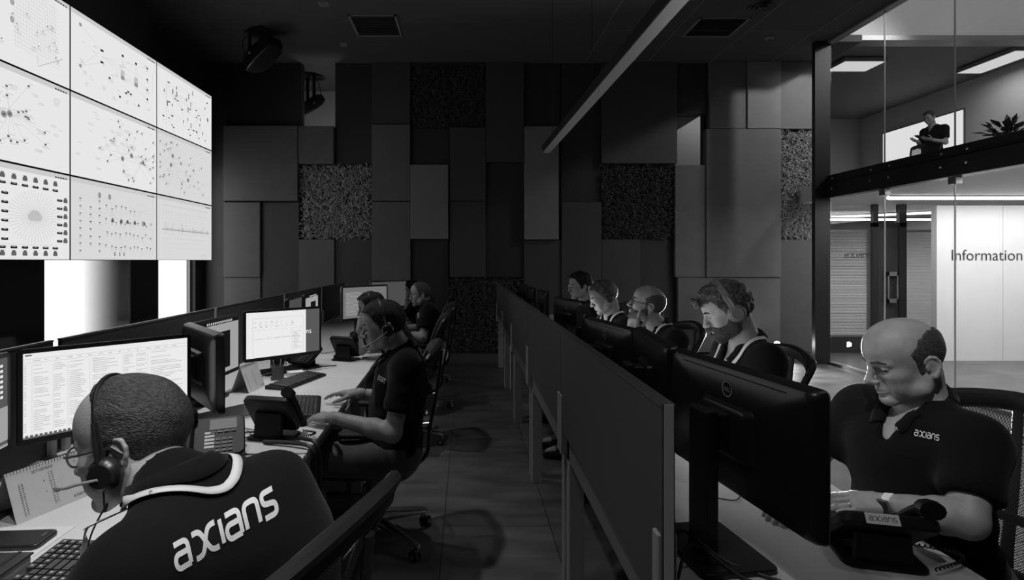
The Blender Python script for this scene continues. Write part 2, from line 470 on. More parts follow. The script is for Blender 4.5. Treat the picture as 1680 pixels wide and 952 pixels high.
# moss boards: a bed of thousands of short stalks
random.seed(5)
moss_mats = dict(a=mat('dried moss', .42, .9, noise=.6, nscale=60), b=mat('shade-toned dried moss', .07, .9, noise=.6, nscale=60))  # mid-wall moss has the light's falloff put into its darker colour
for x0, y0_, x1, y1_, k, n in ((495,272,611,393,'a',3000), (985,272,1104,393,'b',2600), (674,110,797,210,'b',2200), (1277,216,1331,393,'a',2000), (736,455,859,577,'b',2200)):
    mb = MB()
    for _ in range(n):
        x = random.uniform(bx(x0)+.02, bx(x1)-.02); z = random.uniform(max(bz(y1_),0)+.02, bz(y0_)-.02)
        a = random.uniform(0, 6.28); l = random.uniform(.05, .11); w = random.uniform(.003, .008); tx, tz = math.cos(a)*l*.5, math.sin(a)*l*.5
        d = random.uniform(.02, .11); px_, pz_ = -math.sin(a)*w, math.cos(a)*w
        p = Vector((x, YB - .01, z)); q = Vector((x+tx, YB - d, z+tz)); r = Vector((x+tx*1.9, YB - d*.8, z+tz*1.9 - .008))
        o_ = Vector((px_, 0, pz_))
        mb.add([p-o_, p+o_, q+o_, q-o_, r], [(0,1,2,3), (3,2,4)])
    sub_label(mb.build('moss_panel', moss_mats[k], wall_back), 'board of rough dried moss')

# ------------------------------------------------------------------ lobby and gallery behind the glass on the right
XE = 9.35
struct(MB().box(XR + .1, 11.2, YN, 13.2, 2.42, 2.66).build('floor_gallery', M['lightwall']))
struct(MB().box(XE, XE + .2, YN, 13.2, 0, 6.4).build('wall_right', M['lightwall']))
struct(MB().box(XR - .3, XE + .2, 13.0, 13.2, 0, 6.4).build('wall_far', M['greywall']))
struct(MB().box(XR + .06, XE + .2, YN, 8.2, 6.2, 6.4).build('ceiling_atrium', M['lightwall']))
struct(MB().box(XR + .06, XE, 8.2, 8.4, 4.86, 6.4).build('wall_bulkhead', M['lightwall']))
struct(MB().box(XR + .06, XE, 8.17, 8.42, 4.79, 4.86).build('trim_bulkhead', M['trimgrey']))
struct(MB().box(XR - .3, XE, 8.42, 13.0, 4.86, 5.0).build('ceiling_gallery', mat('gallery ceiling', .12, .7)))
struct(MB().box(XR - .3, XR - .1, YB + .2, 13.0, 0, 5).build('wall_office_side', M['greywall']))
struct(MB().box(XR + .06, XR + .3, YN, 8.2, ZC + .2, 6.4).build('wall_atrium_side', M['lightwall']))
struct(MB().box(5.05, XR + .02, 7.955, 8.03, 0, ZC).build('trim_pillar', M['darkmetal']))
# fascia of the gallery edge: two dark steel channels with bolt heads
fa = struct(MB().box(XR - .02, XR + .12, YN, 7.98, 2.625, 2.735).box(XR - .03, XR + .10, YN, 7.98, 2.41, 2.618).build('trim_fascia', M['darkmetal'], bevel=.004))
for k in range(11):
    y = 7.85 - k * .53 - (.22 if k % 2 else 0)
    for z in (2.68, 2.535):
        MB().lathe([(0, 0), (.016, 0), (.016, .008), (.009, .014), (0, .014)], (XR - .02 if z > 2.6 else XR - .03, y, z), (-1, 0, 0), 12).build('bolt', M['steel'], fa, smooth=True)
# glass wall panes (a metre wide each) in two storeys, with pale joints
ys = [7.97, 6.94, 5.94, 4.94, 3.94, 2.94, 1.94, .94, -.06, -1.06, -2.06]
n = 3
for k in range(len(ys) - 1):
    a, b = ys[k + 1] + .004, ys[k] - .004
    for z0, z1 in ((.03, 2.40), (2.74, ZC)):
        struct(MB().box(XR + .03, XR + .042, a, b, z0, z1).build('window_%d' % n, M['glass'])); n += 1
jt = MB()
for y in ys[1:]:
    jt.box(XR + .028, XR + .044, y - .0035, y + .0035, .03, 2.40).box(XR + .028, XR + .044, y - .0035, y + .0035, 2.74, ZC)
struct(jt.build('trim_glass_joint', mat('clear silicone joint', .5, .2)))
for y in ys[1:4]:
    struct(MB().box(XR + .0, XR + .07, y - .05, y + .05, 2.33, 2.41).build('trim_patch_fitting', M['steel'], bevel=.004))
struct(MB().box(XR - .0, XR + .075, YN, 7.98, 0, .035).build('trim_floor_rail', M['steel']))
struct(MB().box(XR - .02, XR + .1, YN, 7.98, ZC - .03, ZC + .01).build('trim_ceiling_rail', M['trimgrey']))
# white information wall
iw = struct(MB().box(7.05, 8.04, 8.23, 8.33, .0, 2.33).box(8.046, XE, 8.23, 8.33, 0, 2.33).build('wall_information', M['lightwall']))
tx = MB(); add_text(tx, 'Information', (7.27, 8.226, 1.505), (1, 0, 0), (0, 0, 1), height=.165, width=1.06)
sub_label(tx.build('lettering', M['panelC'], iw), 'word Information in dark letters')
# dark door beside it and the blind-covered office front
fr = MB()
fr.box(6.62, 6.70, 8.93, 9.0, 0, 2.42).box(7.04, 7.16, 8.93, 9.0, 0, 2.42).box(6.62, 7.16, 8.93, 9.0, 2.05, 2.12)
d1 = struct(MB().box(6.70, 7.04, 8.955, 8.975, .01, 2.05).build('door_1', M['panelC']))
fr.build('door_frame', M['darkmetal'], d1)
h = MB()
h.box(6.80, 6.825, 8.86, 8.90, .82, 1.32).box(6.945, 6.97, 8.86, 8.90, .82, 1.32).box(6.80, 6.97, 8.86, 8.90, 1.255, 1.32).box(6.80, 6.97, 8.86, 8.90, .82, .885)
h.box(6.85, 6.92, 8.88, 8.955, .84, .87).box(6.85, 6.92, 8.88, 8.955, 1.27, 1.3)
sub_label(h.build('door_handle', M['steel'], d1), 'pale rectangular pull handle')
struct(MB().box(XR, 6.62, 8.93, 9.02, 0, .26).box(7.16, 8.4, 8.93, 9.02, 0, .26).build('baseboard_office', M['darkmetal']))
struct(MB().box(XR, 6.62, 8.97, 8.98, .26, 2.42).build('window_%d' % n, M['glass'])); n += 1
struct(MB().box(7.16, 8.4, 8.97, 8.98, .26, 2.42).build('window_%d' % n, M['glass'])); n += 1
lgm = flat_logo((6.17, 8.963, 1.555), (1, 0, 0), (0, 0, 1), .068)
struct(lgm.build('trim_glass_lettering', M['panelC']), 'company name in dark letters on the office glass')
for xa, xb, lab in ((XR + .05, 6.60, 'pale horizontal slat blind behind the glass bearing the company name'), (7.18, 8.35, 'pale horizontal slat blind between the dark door and the information wall')):
    bl = thing('window_blind', lab, 'blind', (xa, 9.06, .27), group='office blinds')
    sl = MB()
    for k in range(68): sl.obox(((xb - xa)/2, 0, .02 + k*.025), (1,0,0), (0,1,.55), (0,-.55,1), (xb-xa)/2, .0115, .0012)
    sl.build('slats', M['blind'], bl)
    MB().box(0, xb - xa, -.02, .02, 1.705, 1.74).build('head_rail', M['trimgrey'], bl)
aim(lamp('atrium_spill_light', 'SPOT', (8.0, 6.0, 5.9), 480, size=.15, spot=rad(42), blend=.8), (4.0, 8.88, 3.3))
lamp('office_fill_light', 'AREA', (6.9, 10.4, 2.36), 60, size=2.6, size_y=1.2)  # added area light that brightens the blinds from behind
struct(MB().box(XR - .1, XE, 12.0, 12.1, 0, 2.42).build('wall_office_back', M['panelA']))
# lobby lamps
def tube_lamp(label, a, b, r, power, e='lamp', group='lobby lamps', down=True):
    a, b = Vector(a), Vector(b); mid = (a + b) / 2
    t = thing('linear_lamp', label, 'lamp', mid, group=group)
    d = (b - a).normalized(); up = Vector((0, 0, 1))
    MB().obox(up * r * .9, d, up.cross(d), up, (b - a).length / 2, r * 1.1, r * .5).build('housing', M['lampoff'], t)
    if mid.z < 2.37:
        for q in (a, b): MB().tube([q*.9 + mid*.1 - mid, q*.9 + mid*.1 - mid + Vector((0, 0, 2.42 - mid.z))], .004, 6).build('suspension_rod', M['steel'], t)
    MB().tube([a - mid, b - mid], r, 10).build('tube', E[e], t, smooth=True)
    l = lamp('linear_lamp_light', 'AREA', (0, 0, -r * 1.6), power, size=(b - a).length, size_y=.06)
    l.rotation_euler = (0, 0, math.atan2(d.y, d.x)); l.parent = t
    return t
tube_lamp('long lit lamp along the lobby ceiling above the information wall', (5.95, 7.75, 2.39), (9.3, 7.75, 2.39), .028, L_LOBBY)
tube_lamp('lit tube lamp behind the door transom, the level lower one of the two', (5.45, 9.7, 2.235), (8.6, 9.7, 2.235), .025, L_LOBBY * 1.6, group='office lamps')
tube_lamp('lit tube lamp behind the door transom, the slanting upper one of the two', (7.3, 11.0, 2.38), (8.55, 9.9, 2.38), .025, L_LOBBY * 1.6, group='office lamps')
def panel_lamp(label, x0, x1, y0, y1, z, power, e='lamp2'):
    t = thing('ceiling_lamp', label, 'lamp', ((x0+x1)/2, (y0+y1)/2, z), group='gallery ceiling lamps')
    w, l = (x1-x0)/2, (y1-y0)/2
    MB().box(-w, w, -l, l, -.02, .04).build('frame', M['lampoff'], t)
    MB().box(-w+.02, w-.02, -l+.02, l-.02, -.026, -.021).build('diffuser', E[e], t)
    o = lamp('ceiling_lamp_light', 'AREA', (0, 0, -.05), power, size=2*w, size_y=2*l); o.parent = t
panel_lamp('lit ceiling panel lamp at the upper right of the gallery', 8.55, 9.0, 8.55, 9.6, 4.80, L_MEZZ)
panel_lamp('lit ceiling panel lamp at the left end of the gallery', 6.2, 6.9, 9.0, 9.5, 4.80, L_MEZZ * .6)
aim(lamp('atrium_fill_light', 'AREA', (7.4, 4.2, 5.7), 38, size=3.4, size_y=.8), (7.4, 8.2, 5.5))  # added area light that brightens the bulkhead
lamp('lobby_light', 'AREA', (7.3, 6.2, 2.405), 170, size=3.4, size_y=3.5)
# backlit white wall panel behind the gallery
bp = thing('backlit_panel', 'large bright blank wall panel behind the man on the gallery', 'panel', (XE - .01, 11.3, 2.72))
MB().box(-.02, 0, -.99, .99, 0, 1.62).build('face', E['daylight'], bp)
MB().box(-.012, .005, -1.02, 1.02, -.03, 1.65).build('frame', M['trimgrey'], bp)
# ------------------------------------------------------------------ things on the ceiling
# tile joints on the right part of the ceiling
tj = MB()
for x in (1.9, 2.9, 3.9, 4.85): tj.box(x - .004, x + .004, 1.5, YB, ZC - .004, ZC + .001)
for y in (5.2, 6.4, 7.6): tj.box(1.9, XR - .05, y - .004, y + .004, ZC - .004, ZC + .001)
struct(tj.build('trim_ceiling_joint', M['rail']))
def hatch(label, px0, px1, py0, py1):
    ya = FPX * (ZC - EYE) / (CY - py0); yb = FPX * (ZC - EYE) / (CY - py1)
    xa = (px0 - CX) * yb / FPX; xb = (px1 - CX) * yb / FPX
    t = thing('ceiling_vent', label, 'vent', ((xa+xb)/2, (ya+yb)/2, ZC), group='ceiling vents')
    w, l = (xb-xa)/2, (yb-ya)/2
    MB().box(-w, w, -l, -l+.03, -.012, 0).box(-w, w, l-.03, l, -.012, 0).box(-w, -w+.03, -l, l, -.012, 0).box(w-.03, w, -l, l, -.012, 0).build('frame', M['rail'], t)
    g = MB()
    for k in range(9): g.obox((0, -l + .06 + (2*l-.12)*k/8, -.008), (1,0,0), (0,1,.5), (0,-.5,1), w-.03, .035, .001)
    g.build('grille', M['ceiling'], t)
hatch('square air vent in the dark ceiling above the video wall side', 587, 660, 24, 59)
hatch('air vent in the ceiling to the right of the hanging linear lamp', 1118, 1196, 28, 60)
def detector(label, px, py, kind):
    Y = FPX * (ZC - EYE) / (CY - py); X = (px - CX) * Y / FPX
    t = thing('ceiling_sensor', label, 'sensor', (X, Y, ZC), group='small ceiling fittings')
    MB().box(-.06, .06, -.06, .06, -.01, 0).build('plate', M['rail'], t, bevel=.004)
    MB().box(-.04, .04, -.04, .04, -.02, -.01).build('lens', M['lcd'], t, bevel=.004)
detector('small pale square ceiling fitting nearer the left projector', 565, 73, 0)
detector('small pale square ceiling fitting at the top edge of the picture', 531, 6, 0)
# round air diffuser and smoke detector
Y = FPX * (ZC - EYE) / (CY - 10); X = (1250 - CX) * Y / FPX
t = thing('ceiling_diffuser', 'round dark air diffuser in the ceiling near the glass wall', 'diffuser', (X, Y, ZC))
for k, (r, z) in enumerate(((.17, -.015), (.12, -.03), (.07, -.045))):
    MB().lathe([(r - .035, -.001), (r, z + .012), (r - .006, z), (r - .045, z + .008)], (0,0,0), seg=32).build('ring', M['plastic'], t, smooth=True)
Y = FPX * (ZC - EYE) / (CY - 61); X = (1262 - CX) * Y / FPX
t = thing('smoke_detector', 'small round smoke detector on the ceiling near the glass wall', 'detector', (X, Y, ZC))
MB().lathe([(0, 0), (.06, 0), (.06, -.018), (.045, -.035), (0, -.04)], seg=24).build('body', M['rail'], t, smooth=True)
MB().lathe([(0, -.04), (.02, -.04), (.018, -.05), (0, -.052)], seg=16).build('chamber', M['plastic'], t, smooth=True)
# hanging linear lamp above the right row
a, b = Vector((1.13, 2.35, 2.87)), Vector((1.015, 7.05, 2.89))
t = thing('pendant_lamp', 'long unlit grey linear lamp hanging above the right row of desks', 'lamp', (a + b) / 2)
d = (b - a).normalized(); L = (b - a).length / 2
MB().obox((0, 0, .045), d, Vector((0,0,1)).cross(d), (0,0,1), L, .048, .045).build('housing', M['darkmetal'], t, bevel=.004)
MB().obox((0, 0, -.003), d, Vector((0,0,1)).cross(d), (0,0,1), L - .01, .046, .004).build('diffuser', mat('unlit diffuser', .16, .5), t)
for s in (-.8, 0, .8):
    p = d * (L * s); MB().tube([p + Vector((0,0,.08)), p + Vector((0,0,ZC - t.location.z))], .003, 6).build('cable', M['cable'], t)
# fill lights added over the two desk rows, above the frame
def fill_light(label, x, y, power, ang=62):
    t = thing('fill_light', label, 'lamp', (x, y, ZC), group='recessed downlights')
    MB().lathe([(.075,0),(.095,0),(.095,-.006),(.07,-.008),(.06,0)], seg=24).build('rim', M['lampoff'], t, smooth=True)
    MB().lathe([(0,-.002),(.058,-.002),(.058,-.004),(0,-.004)], seg=20).build('diffuser', E['lamp2'], t)
    o = lamp('fill_light_source', 'SPOT', (0, 0, -.03), power, size=.06, spot=rad(ang), blend=1.0); o.parent = t
def fill_spot(label, loc, target, power, ang):  # unseen spotlights added to brighten single people
    t = thing('fill_spotlight', label, 'lamp', loc, group='adjustable ceiling spotlights')
    d = (Vector(target) - Vector(loc)).normalized()
    MB().lathe([(0,0),(.05,0),(.05,-.02),(0,-.02)], (0,0,.0), seg=20).build('ceiling_plate', M['plastic'], t, smooth=True)
    MB().tube([(0,0,-.02),(0,0,-.11)], .008, 8).build('stem', M['plastic'], t)
    MB().lathe([(0,-.07),(.045,-.06),(.05,.07),(.044,.07),(.04,.03),(0,.03)], (0,0,-.12), d, 20).build('head', M['plastic'], t, smooth=True)
    MB().lathe([(0,.031),(.04,.031),(.04,.034),(0,.034)], (0,0,-.12), d, 16).build('lens', E['lamp2'], t)
    o = lamp('fill_spotlight_source', 'SPOT', Vector((0,0,-.12)) + d*.09, power, size=.05, spot=rad(ang), blend=1.0)
    o.rotation_euler = d.to_track_quat('-Z', 'Y').to_euler(); o.parent = t
fill_spot('adjustable ceiling spotlight aimed at the man in the left foreground', (.55, -.2, ZC), (-.40, .95, 1.1), L_FILL * 2.4, 24)
fill_spot('adjustable ceiling spotlight aimed at the right row', (-1.0, .1, ZC), (1.35, 2.0, 1.3), L_FILL * .42, 34)
fill_spot('adjustable ceiling spotlight aimed at the balding man', (-.5, -.6, ZC), (1.28, 1.56, 1.19), L_FILL * 2.0, 11)
for k, (x, y, p) in enumerate(((-.80, .45, 1.9), (-1.25, 2.7, 1.9), (-1.25, 4.4, 1.2), (1.5, 1.2, .14), (1.4, 3.1, .2))):
    fill_light(('recessed round downlight over the left row, nearest the camera', 'recessed round downlight over the left row, second from the camera', 'recessed round downlight over the left row, third from the camera', 'recessed round downlight over the right row, nearest the camera', 'recessed round downlight over the right row, second from the camera')[k], x, y, L_FILL * p)
# projectors
def projector(label, loc, rz, tilt, s=1.0, stem=.25):
    t = thing('ceiling_projector', label, 'projector', loc, rz, 'black ceiling projectors')
    R = Matrix.Rotation(tilt, 4, 'Y')
    body = MB(); prof = [(-.30, .20, .15), (-.26, .26, .19), (.02, .30, .22), (.16, .26, .20), (.27, .15, .13)]
    rings = []
    for x, w, h in prof:
        rings.append([R @ Vector((x*s, u*s, v*s)) + Vector((0,0,-stem-.12*s)) for u, v in rrect(w, h, .03)])
    body.loft(rings).build('body', M['satin'], t, smooth=True)
    MB().obox(R @ Vector((-.29*s,0,0)) + Vector((0,0,-stem-.12*s)), R @ Vector((1,0,0)), (0,1,0), R @ Vector((0,0,1)), .035*s, .10*s, .07*s).build('lens_hood', M['black'], t, bevel=.01)
    br = MB()
    for sy in (-1, 1):
        br.box(-.03*s, .03*s, sy*.17*s - .006, sy*.17*s + .006, -stem - .14*s, -.03)
    br.box(-.05*s, .05*s, -.175*s, .175*s, -.05, -.03)
    br.build('yoke', M['plastic'], t, bevel=.004)
    MB().box(-.16*s, .16*s, -.14*s, .14*s, -.035, 0).build('ceiling_plate', M['plastic'], t, bevel=.006)
    for sy in (-1, 1):
        MB().lathe([(0,0),(.022*s,0),(.02*s,.02),(0,.022)], (0, sy*.176*s, -stem-.12*s), (0, sy, 0), 12).build('knob', M['steel'], t, smooth=True)
    MB().tube(smooth_path([(.1*s, .05, -.03), (.2*s, .12, -.1), (.24*s, .1, -stem*.9), (.16*s, .05, -stem-.1*s)]), .006, 6).build('cable', M['cable'], t)
Y = FPX * (ZC - EYE) / (CY - 52)
projector('black projector hanging from the ceiling beside the video wall', ((428-CX)*Y/FPX, Y, ZC), rad(148), rad(24), 1.05, .22)
projector('black projector half hidden in the lit opening at the top of the back wall', (n1[0] - .02, YB + .55, ZC), rad(35), rad(-38), .95, .40)
# ------------------------------------------------------------------ the video wall: nine displays
XV = -3.17
VY = [3.17, 4.383, 5.605, 6.815]; VZ = [1.502, 2.183, 2.864, 3.545]
def dg_new(): return dict(line=MB(), ink=MB(), ink2=MB(), mid=MB())
def dq(mb, u, v, w, h, lay=0): # a mark on the screen; u to the right (away from the camera), v up, in metres
    x = .0015 + lay*.0004
    mb.quad((x, u-w/2, v-h/2), (x, u+w/2, v-h/2), (x, u+w/2, v+h/2), (x, u-w/2, v+h/2))
def dl(mb, u0, v0, u1, v1, w=.0022):
    d = Vector((u1-u0, v1-v0)); L = d.length
    if L < 1e-6: return
    d /= L; nx, ny = -d.y*w/2, d.x*w/2; x = .0011
    mb.quad((x,u0+nx,v0+ny),(x,u1+nx,v1+ny),(x,u1-nx,v1-ny),(x,u0-nx,v0-ny))
def dc(mb, u, v, r, sq=1.0, n=12):
    x = .0016; mb.add([(x, u+r*math.cos(6.283*k/n), v+r*sq*math.sin(6.283*k/n)) for k in range(n)], [tuple(range(n))])
def words_at(d, u, v, n, rnd, w=.05):
    for k in range(n): dq(d['line'], u + rnd.uniform(-.01,.01), v - k*.012, w*rnd.uniform(.5,1.1), .004)
W_, H_ = 1.17, .64
def art(kind, seed):
    r = random.Random(seed); d = dg_new(); I, K, G, L = d['ink'], d['ink2'], d['mid'], d['line']
    if kind == 'grid':
        for k in range(16): dl(L, .66+.025*k, .14, .64+.025*k, .60, .002)
        for k in range(16): dl(L, .64, .14+.029*k, 1.06, .11+.029*k, .002)
        dl(L,.86,.06,1.10,.20,.006); dl(L,.86,.06,.85,.14,.004)
        for v in (.30,.42,.55): dc(G, .63, v, .017, 1.3); dc(L, .63, v, .010)
        for k in range(22): u, v = r.uniform(.5,1.08), r.uniform(.12,.6); dq(I if k%5==0 else G, u, v, .012, .009); words_at(d, u, v-.015, 2, r)
        for k in range(8): dl(L, .2+k*.006, .2, .2+k*.006, .55, .0015)
    elif kind == 'racks':
        for u, v in ((.36,.44),(.36,.34)): dq(K, u, v, .04, .018); dl(L,.1,.55 if v>.4 else .22,u,v,.002); dl(L,.1,.22,u,v,.002)
        for u in (.64,.84):
            dq(L, u, .33, .05, .08); dq(G, u, .30, .05, .035, 1); dl(I, u-.025, .29, u-.025, .37); dl(I, u+.025, .29, u+.025, .37)
            dq(K, u, .50, .03, .02); dl(L, u-.01,.49,u-.01,.38); dl(L, u+.01,.49,u+.01,.38)
        for v in (.52,.41,.31,.22): dq(K, 1.02, v, .026, .018); words_at(d, 1.02, v-.02, 2, r); dl(L,.36,.39,1.02,v,.0018)
        for u, v in ((.46,.24),(.72,.20),(.76,.19),(.69,.18),(.60,.12),(.88,.12)): dq(K, u, v, .028, .016); words_at(d, u, v-.016, 1, r)
        for k in range(26): words_at(d, r.uniform(.1,1.05), r.uniform(.08,.56), r.randint(1,3), r)
        for u, v in ((.1,.55),(.1,.22)): dc(G,u,v,.016)
    elif kind == 'ticks':
        for k in range(44):
            u, v = r.uniform(.08,1.1), r.uniform(.06,.56)
            if r.random()<.5: dq(K, u, v, .014, r.uniform(.03,.06))
            else: dq(K if r.random()<.4 else I, u, v, r.uniform(.02,.045), .014)
            words_at(d, u, v-.04, 1, r, .04)
        for k in range(16): dl(L, r.uniform(.1,1.1), r.uniform(.1,.55), r.uniform(.1,1.1), r.uniform(.1,.55))
        for k in range(14): dq(I, .17, .08+k*.03, .012, .006)
    elif kind == 'star':
        hubs = [(r.uniform(.2,1.0), r.uniform(.2,.5)) for _ in range(3)]
        for hu, hv in hubs:
            for k in range(11):
                a = r.uniform(0, 6.28); l = r.uniform(.12,.5); u, v = min(max(hu+l*math.cos(a),.05),1.12), min(max(hv+l*.6*math.sin(a),.06),.56)
                dl(L, hu, hv, u, v, .002); dq(I, u, v, .02, .014); words_at(d, u, v-.016, 1, r, .06); words_at(d, u+.02, v+.016, 1, r, .05)
            dc(G, hu, hv, .024, 1.0); dq(I, hu, hv, .02, .016, 1)
        for k in range(30): words_at(d, r.uniform(.06,1.1), r.uniform(.06,.56), r.randint(1,3), r, .07)
    elif kind == 'ring':
        cu, cv = .83, .30
        for k in range(44):
            a = 6.283*k/44; dl(L, cu, cv, cu+.24*math.cos(a), cv+.19*math.sin(a), .0028)
        dl(L,.20,.10,1.0,.10,.002); dl(L,.20,.51,1.0,.51,.002)
        for k in range(7):                                   # the cloud in the middle
            dc(d['mid'] if k == 9 else L, cu + (-.042+.014*k), cv + (.016 if 0<k<6 else 0) + (.012 if 1<k<5 else 0), .026, .8)
        dq(L, cu, cv-.012, .11, .03)
        def pc(u, v):
            dq(K, u, v, .05, .018); dc(K, u-.02, v, .009); dc(K, u+.02, v, .009); dq(L, u, v+.004, .03, .003, 1)
        def house(u, v):
            dq(I, u, v, .042, .026); dq(I, u, v+.018, .028, .014); dl(L, u-.02, v-.003, u+.02, v-.003, .002); dl(L, u-.02, v+.008, u+.02, v+.008, .002)
        for k in range(8):
            u = .36+.095*k; pc(u, .515); house(u, .560) ; house(u, .035); pc(u, .080)
        for k in range(6):
            v = .135+.062*k; pc(.57, v); house(.50, v); pc(1.07, v); house(1.13, v)
    elif kind == 'tree':
        for row in range(8):
            v = .07+.06*row
            for u in (.10,.22,.33):
                if r.random()<.85: dq(I, u, v, .024, .008); dl(I, u, v-.014, u, v, .004); words_at(d, u, v-.02, 1, r, .04)
        for k in range(40):
            u = .42+.065*(k%11)+r.uniform(-.012,.012); v = .10+.115*(k//11)+r.uniform(-.02,.02)
            dq(I, u, v+.008, .024, .008); dl(I, u, v-.016, u, v+.01, .005)
            if r.random()<.6: words_at(d, u, v-.03, 1, r, .05)
        for k, u in enumerate((.50,.62,.71,.82,.97)): dq(I, u, .335, .038, .022); dc(I, u, .345, .015)
        for u in (.33,.46,.95): dc(G, u, .54 if u<.9 else .34, .02, 1.3)
        for u in (.53,.60,.66): dq(K, u, .045, .010, .035)
        for k in range(24): dl(L, r.uniform(.1,1.1), r.uniform(.05,.55), r.uniform(.1,1.1), r.uniform(.05,.55), .0015)
    elif kind == 'wave':
        u = .10
        while u < 1.1:
            h = abs(r.gauss(0,.02)) + (.06 if r.random()<.06 else 0); dl(G, u, .31-h*.4, u, .31+h, .003); u += .006
        dl(G,.08,.31,1.12,.31,.006)
        for k in range(8): dl(L,.1,.12+.05*k,1.1,.12+.05*k,.0015)
        for k in range(16): words_at(d, .1+.062*k, .22, 1, r, .03); words_at(d, .1+.062*k, .50, 2, r, .03)
        dl(L,.1,.56,1.1,.56,.004); words_at(d, .95, .05, 2, r, .2)
    for k in range(5): dq(K if k < 4 else I, W_ - .14 + .026*k, H_ - .022, .02, .010, 1)
    return d
KINDS = [['ring', 'tree', 'wave'], ['star', 'star', 'star'], ['grid', 'racks', 'ticks']]
LAB = [['lower left display of the video wall, ring of dark icons around a cloud', 'lower middle display of the video wall, tree of many small icons', 'lower right display of the video wall, single long wavy graph line'],
       ['middle left display of the video wall, cut by the picture edge, star network', 'centre display of the video wall, three linked star networks', 'middle right display of the video wall, sparse dotted network'],
       ['upper left display of the video wall, slanted square grid diagram', 'upper middle display of the video wall, two tall racks in a diagram', 'upper right display of the video wall, scattered short black bars']]
for i in range(3):
    for j in range(3):
        t = thing('video_wall_display', LAB[i][j], 'display', (XV, VY[j], VZ[i]), group='video wall displays')
        w, h = VY[j+1] - VY[j], VZ[i+1] - VZ[i]
        MB().box(-.12, -.0004, .0015, w - .0015, .0015, h - .0015).build('housing', M['bezel'], t)
        bz_ = .0075
        sc = MB().quad((0, bz_, bz_), (0, w - bz_, bz_), (0, w - bz_, h - bz_), (0, bz_, h - bz_)).build('screen', E['wall2' if (i == 0 and j > 0) or (j == 2 and i == 1) else 'wall'], t)
        MB().quad((.0007, bz_, h - .045), (.0007, w - bz_, h - .045), (.0007, w - bz_, h - bz_), (.0007, bz_, h - bz_)).build('header_band', E['wallband'], sc)
        d = art(KINDS[i][j], 40 + 7*i + j); su, sv = w / W_ * .98, h / H_ * .96
        for key, em in (('line', 'line'), ('ink', 'ink'), ('ink2', 'ink2'), ('mid', 'midink')):
            if d[key].v:
                d[key].v = [(x, .012 + u*su, .012 + v*sv) for x, u, v in d[key].v]
                d[key].build('diagram', E[em], sc)
vs_ = thing('video_wall_stand', 'black steel frame carrying the video wall in front of the windows', 'stand', (XV - .3, 5.0, 0))
for y in (3.3, 4.383, 5.605, 6.7):
    MB().box(-.05, .05, y - 5.0 - .03, y - 5.0 + .03, 1.52, 3.54).build('upright', M['darkmetal'], vs_)
for z in (1.54, 2.5, 3.5):
    MB().box(.05, .175, -1.8, 1.8, z, z + .05).build('rail', M['darkmetal'], vs_)
for y in (3.3, 4.383, 5.605, 6.7):
    MB().box(XL - XV + .3, -.05, y - 5.0 - .03, y - 5.0 + .03, 3.2, 3.26).build('wall_bracket', M['darkmetal'], vs_)
# ------------------------------------------------------------------ desks and privacy screens
ZT = .74
def desk(label, p0, p1, depth, group, legs=((0,0),(0,1),(1,0),(1,1))):
    """front edge from p0 (near) to p1 (far); the back lies towards the video wall (-x)"""
    p0, p1 = Vector(p0), Vector(p1); L = (p1 - p0).length; a = math.atan2(p1.y - p0.y, p1.x - p0.x) - rad(90)
    t = thing('desk', label, 'desk', (p0.x, p0.y, 0), a, group)
    MB().box(-depth, 0, .003, L - .003, .715, ZT).build('tabletop', M['white'], t, bevel=.002, seg=1)
    for fx, fy in legs:
        x = -.075 - fx * (depth - .12) ; y = .03 + fy * (L - .12)
        if fx: x = -depth + .002
        MB().box(x, x + .065, y, y + .065, 0, .714).build('leg', M['deskleg'], t, bevel=.002, seg=1)
    MB().box(-.075, -.03, .03, L - .03, .645, .712).build('front_rail', M['rail'], t)
    MB().box(-depth + .002, -depth + .045, .03, L - .03, .63, .712).build('back_rail', M['rail'], t)
    for y in (.03, L - .07): MB().box(-depth + .05, -.08, y, y + .04, .66, .712).build('side_rail', M['rail'], t)
    return t
def lx(y): return -.026 * (y - 2.17)
LEFT = [2.17, 3.62, 5.10, 6.55, 7.98]
desk('white desk in the left foreground with the calendar and dark keyboard', (-.53, .68), (-.635, 2.16), .985, 'left row desks')
for k, lab in enumerate(('white desk of the left row where the man with the headset types', 'white desk of the left row carrying the raised elbow of a man', 'white desk of the left row fourth from the camera, before the man in profile', 'white desk at the far end of the left row by the back wall')):
    a, b = LEFT[k], LEFT[k+1]
    desk(lab, (-.635 + lx(a), a), (-.635 + lx(b), b), .985, 'left row desks')
RIGHT = [1.18, 2.46, 3.79, 5.15, 6.47, 7.78]
for k, lab in enumerate(('white desk of the right row nearest the camera under the large monitor', 'white desk of the right row in front of the man with headphones', 'third white desk of the right row from the camera', 'fourth white desk of the right row from the camera', 'farthest white desk of the right row by the back wall')):
    desk(lab, (1.24, RIGHT[k]), (1.24, RIGHT[k+1]), .80, 'right row desks')
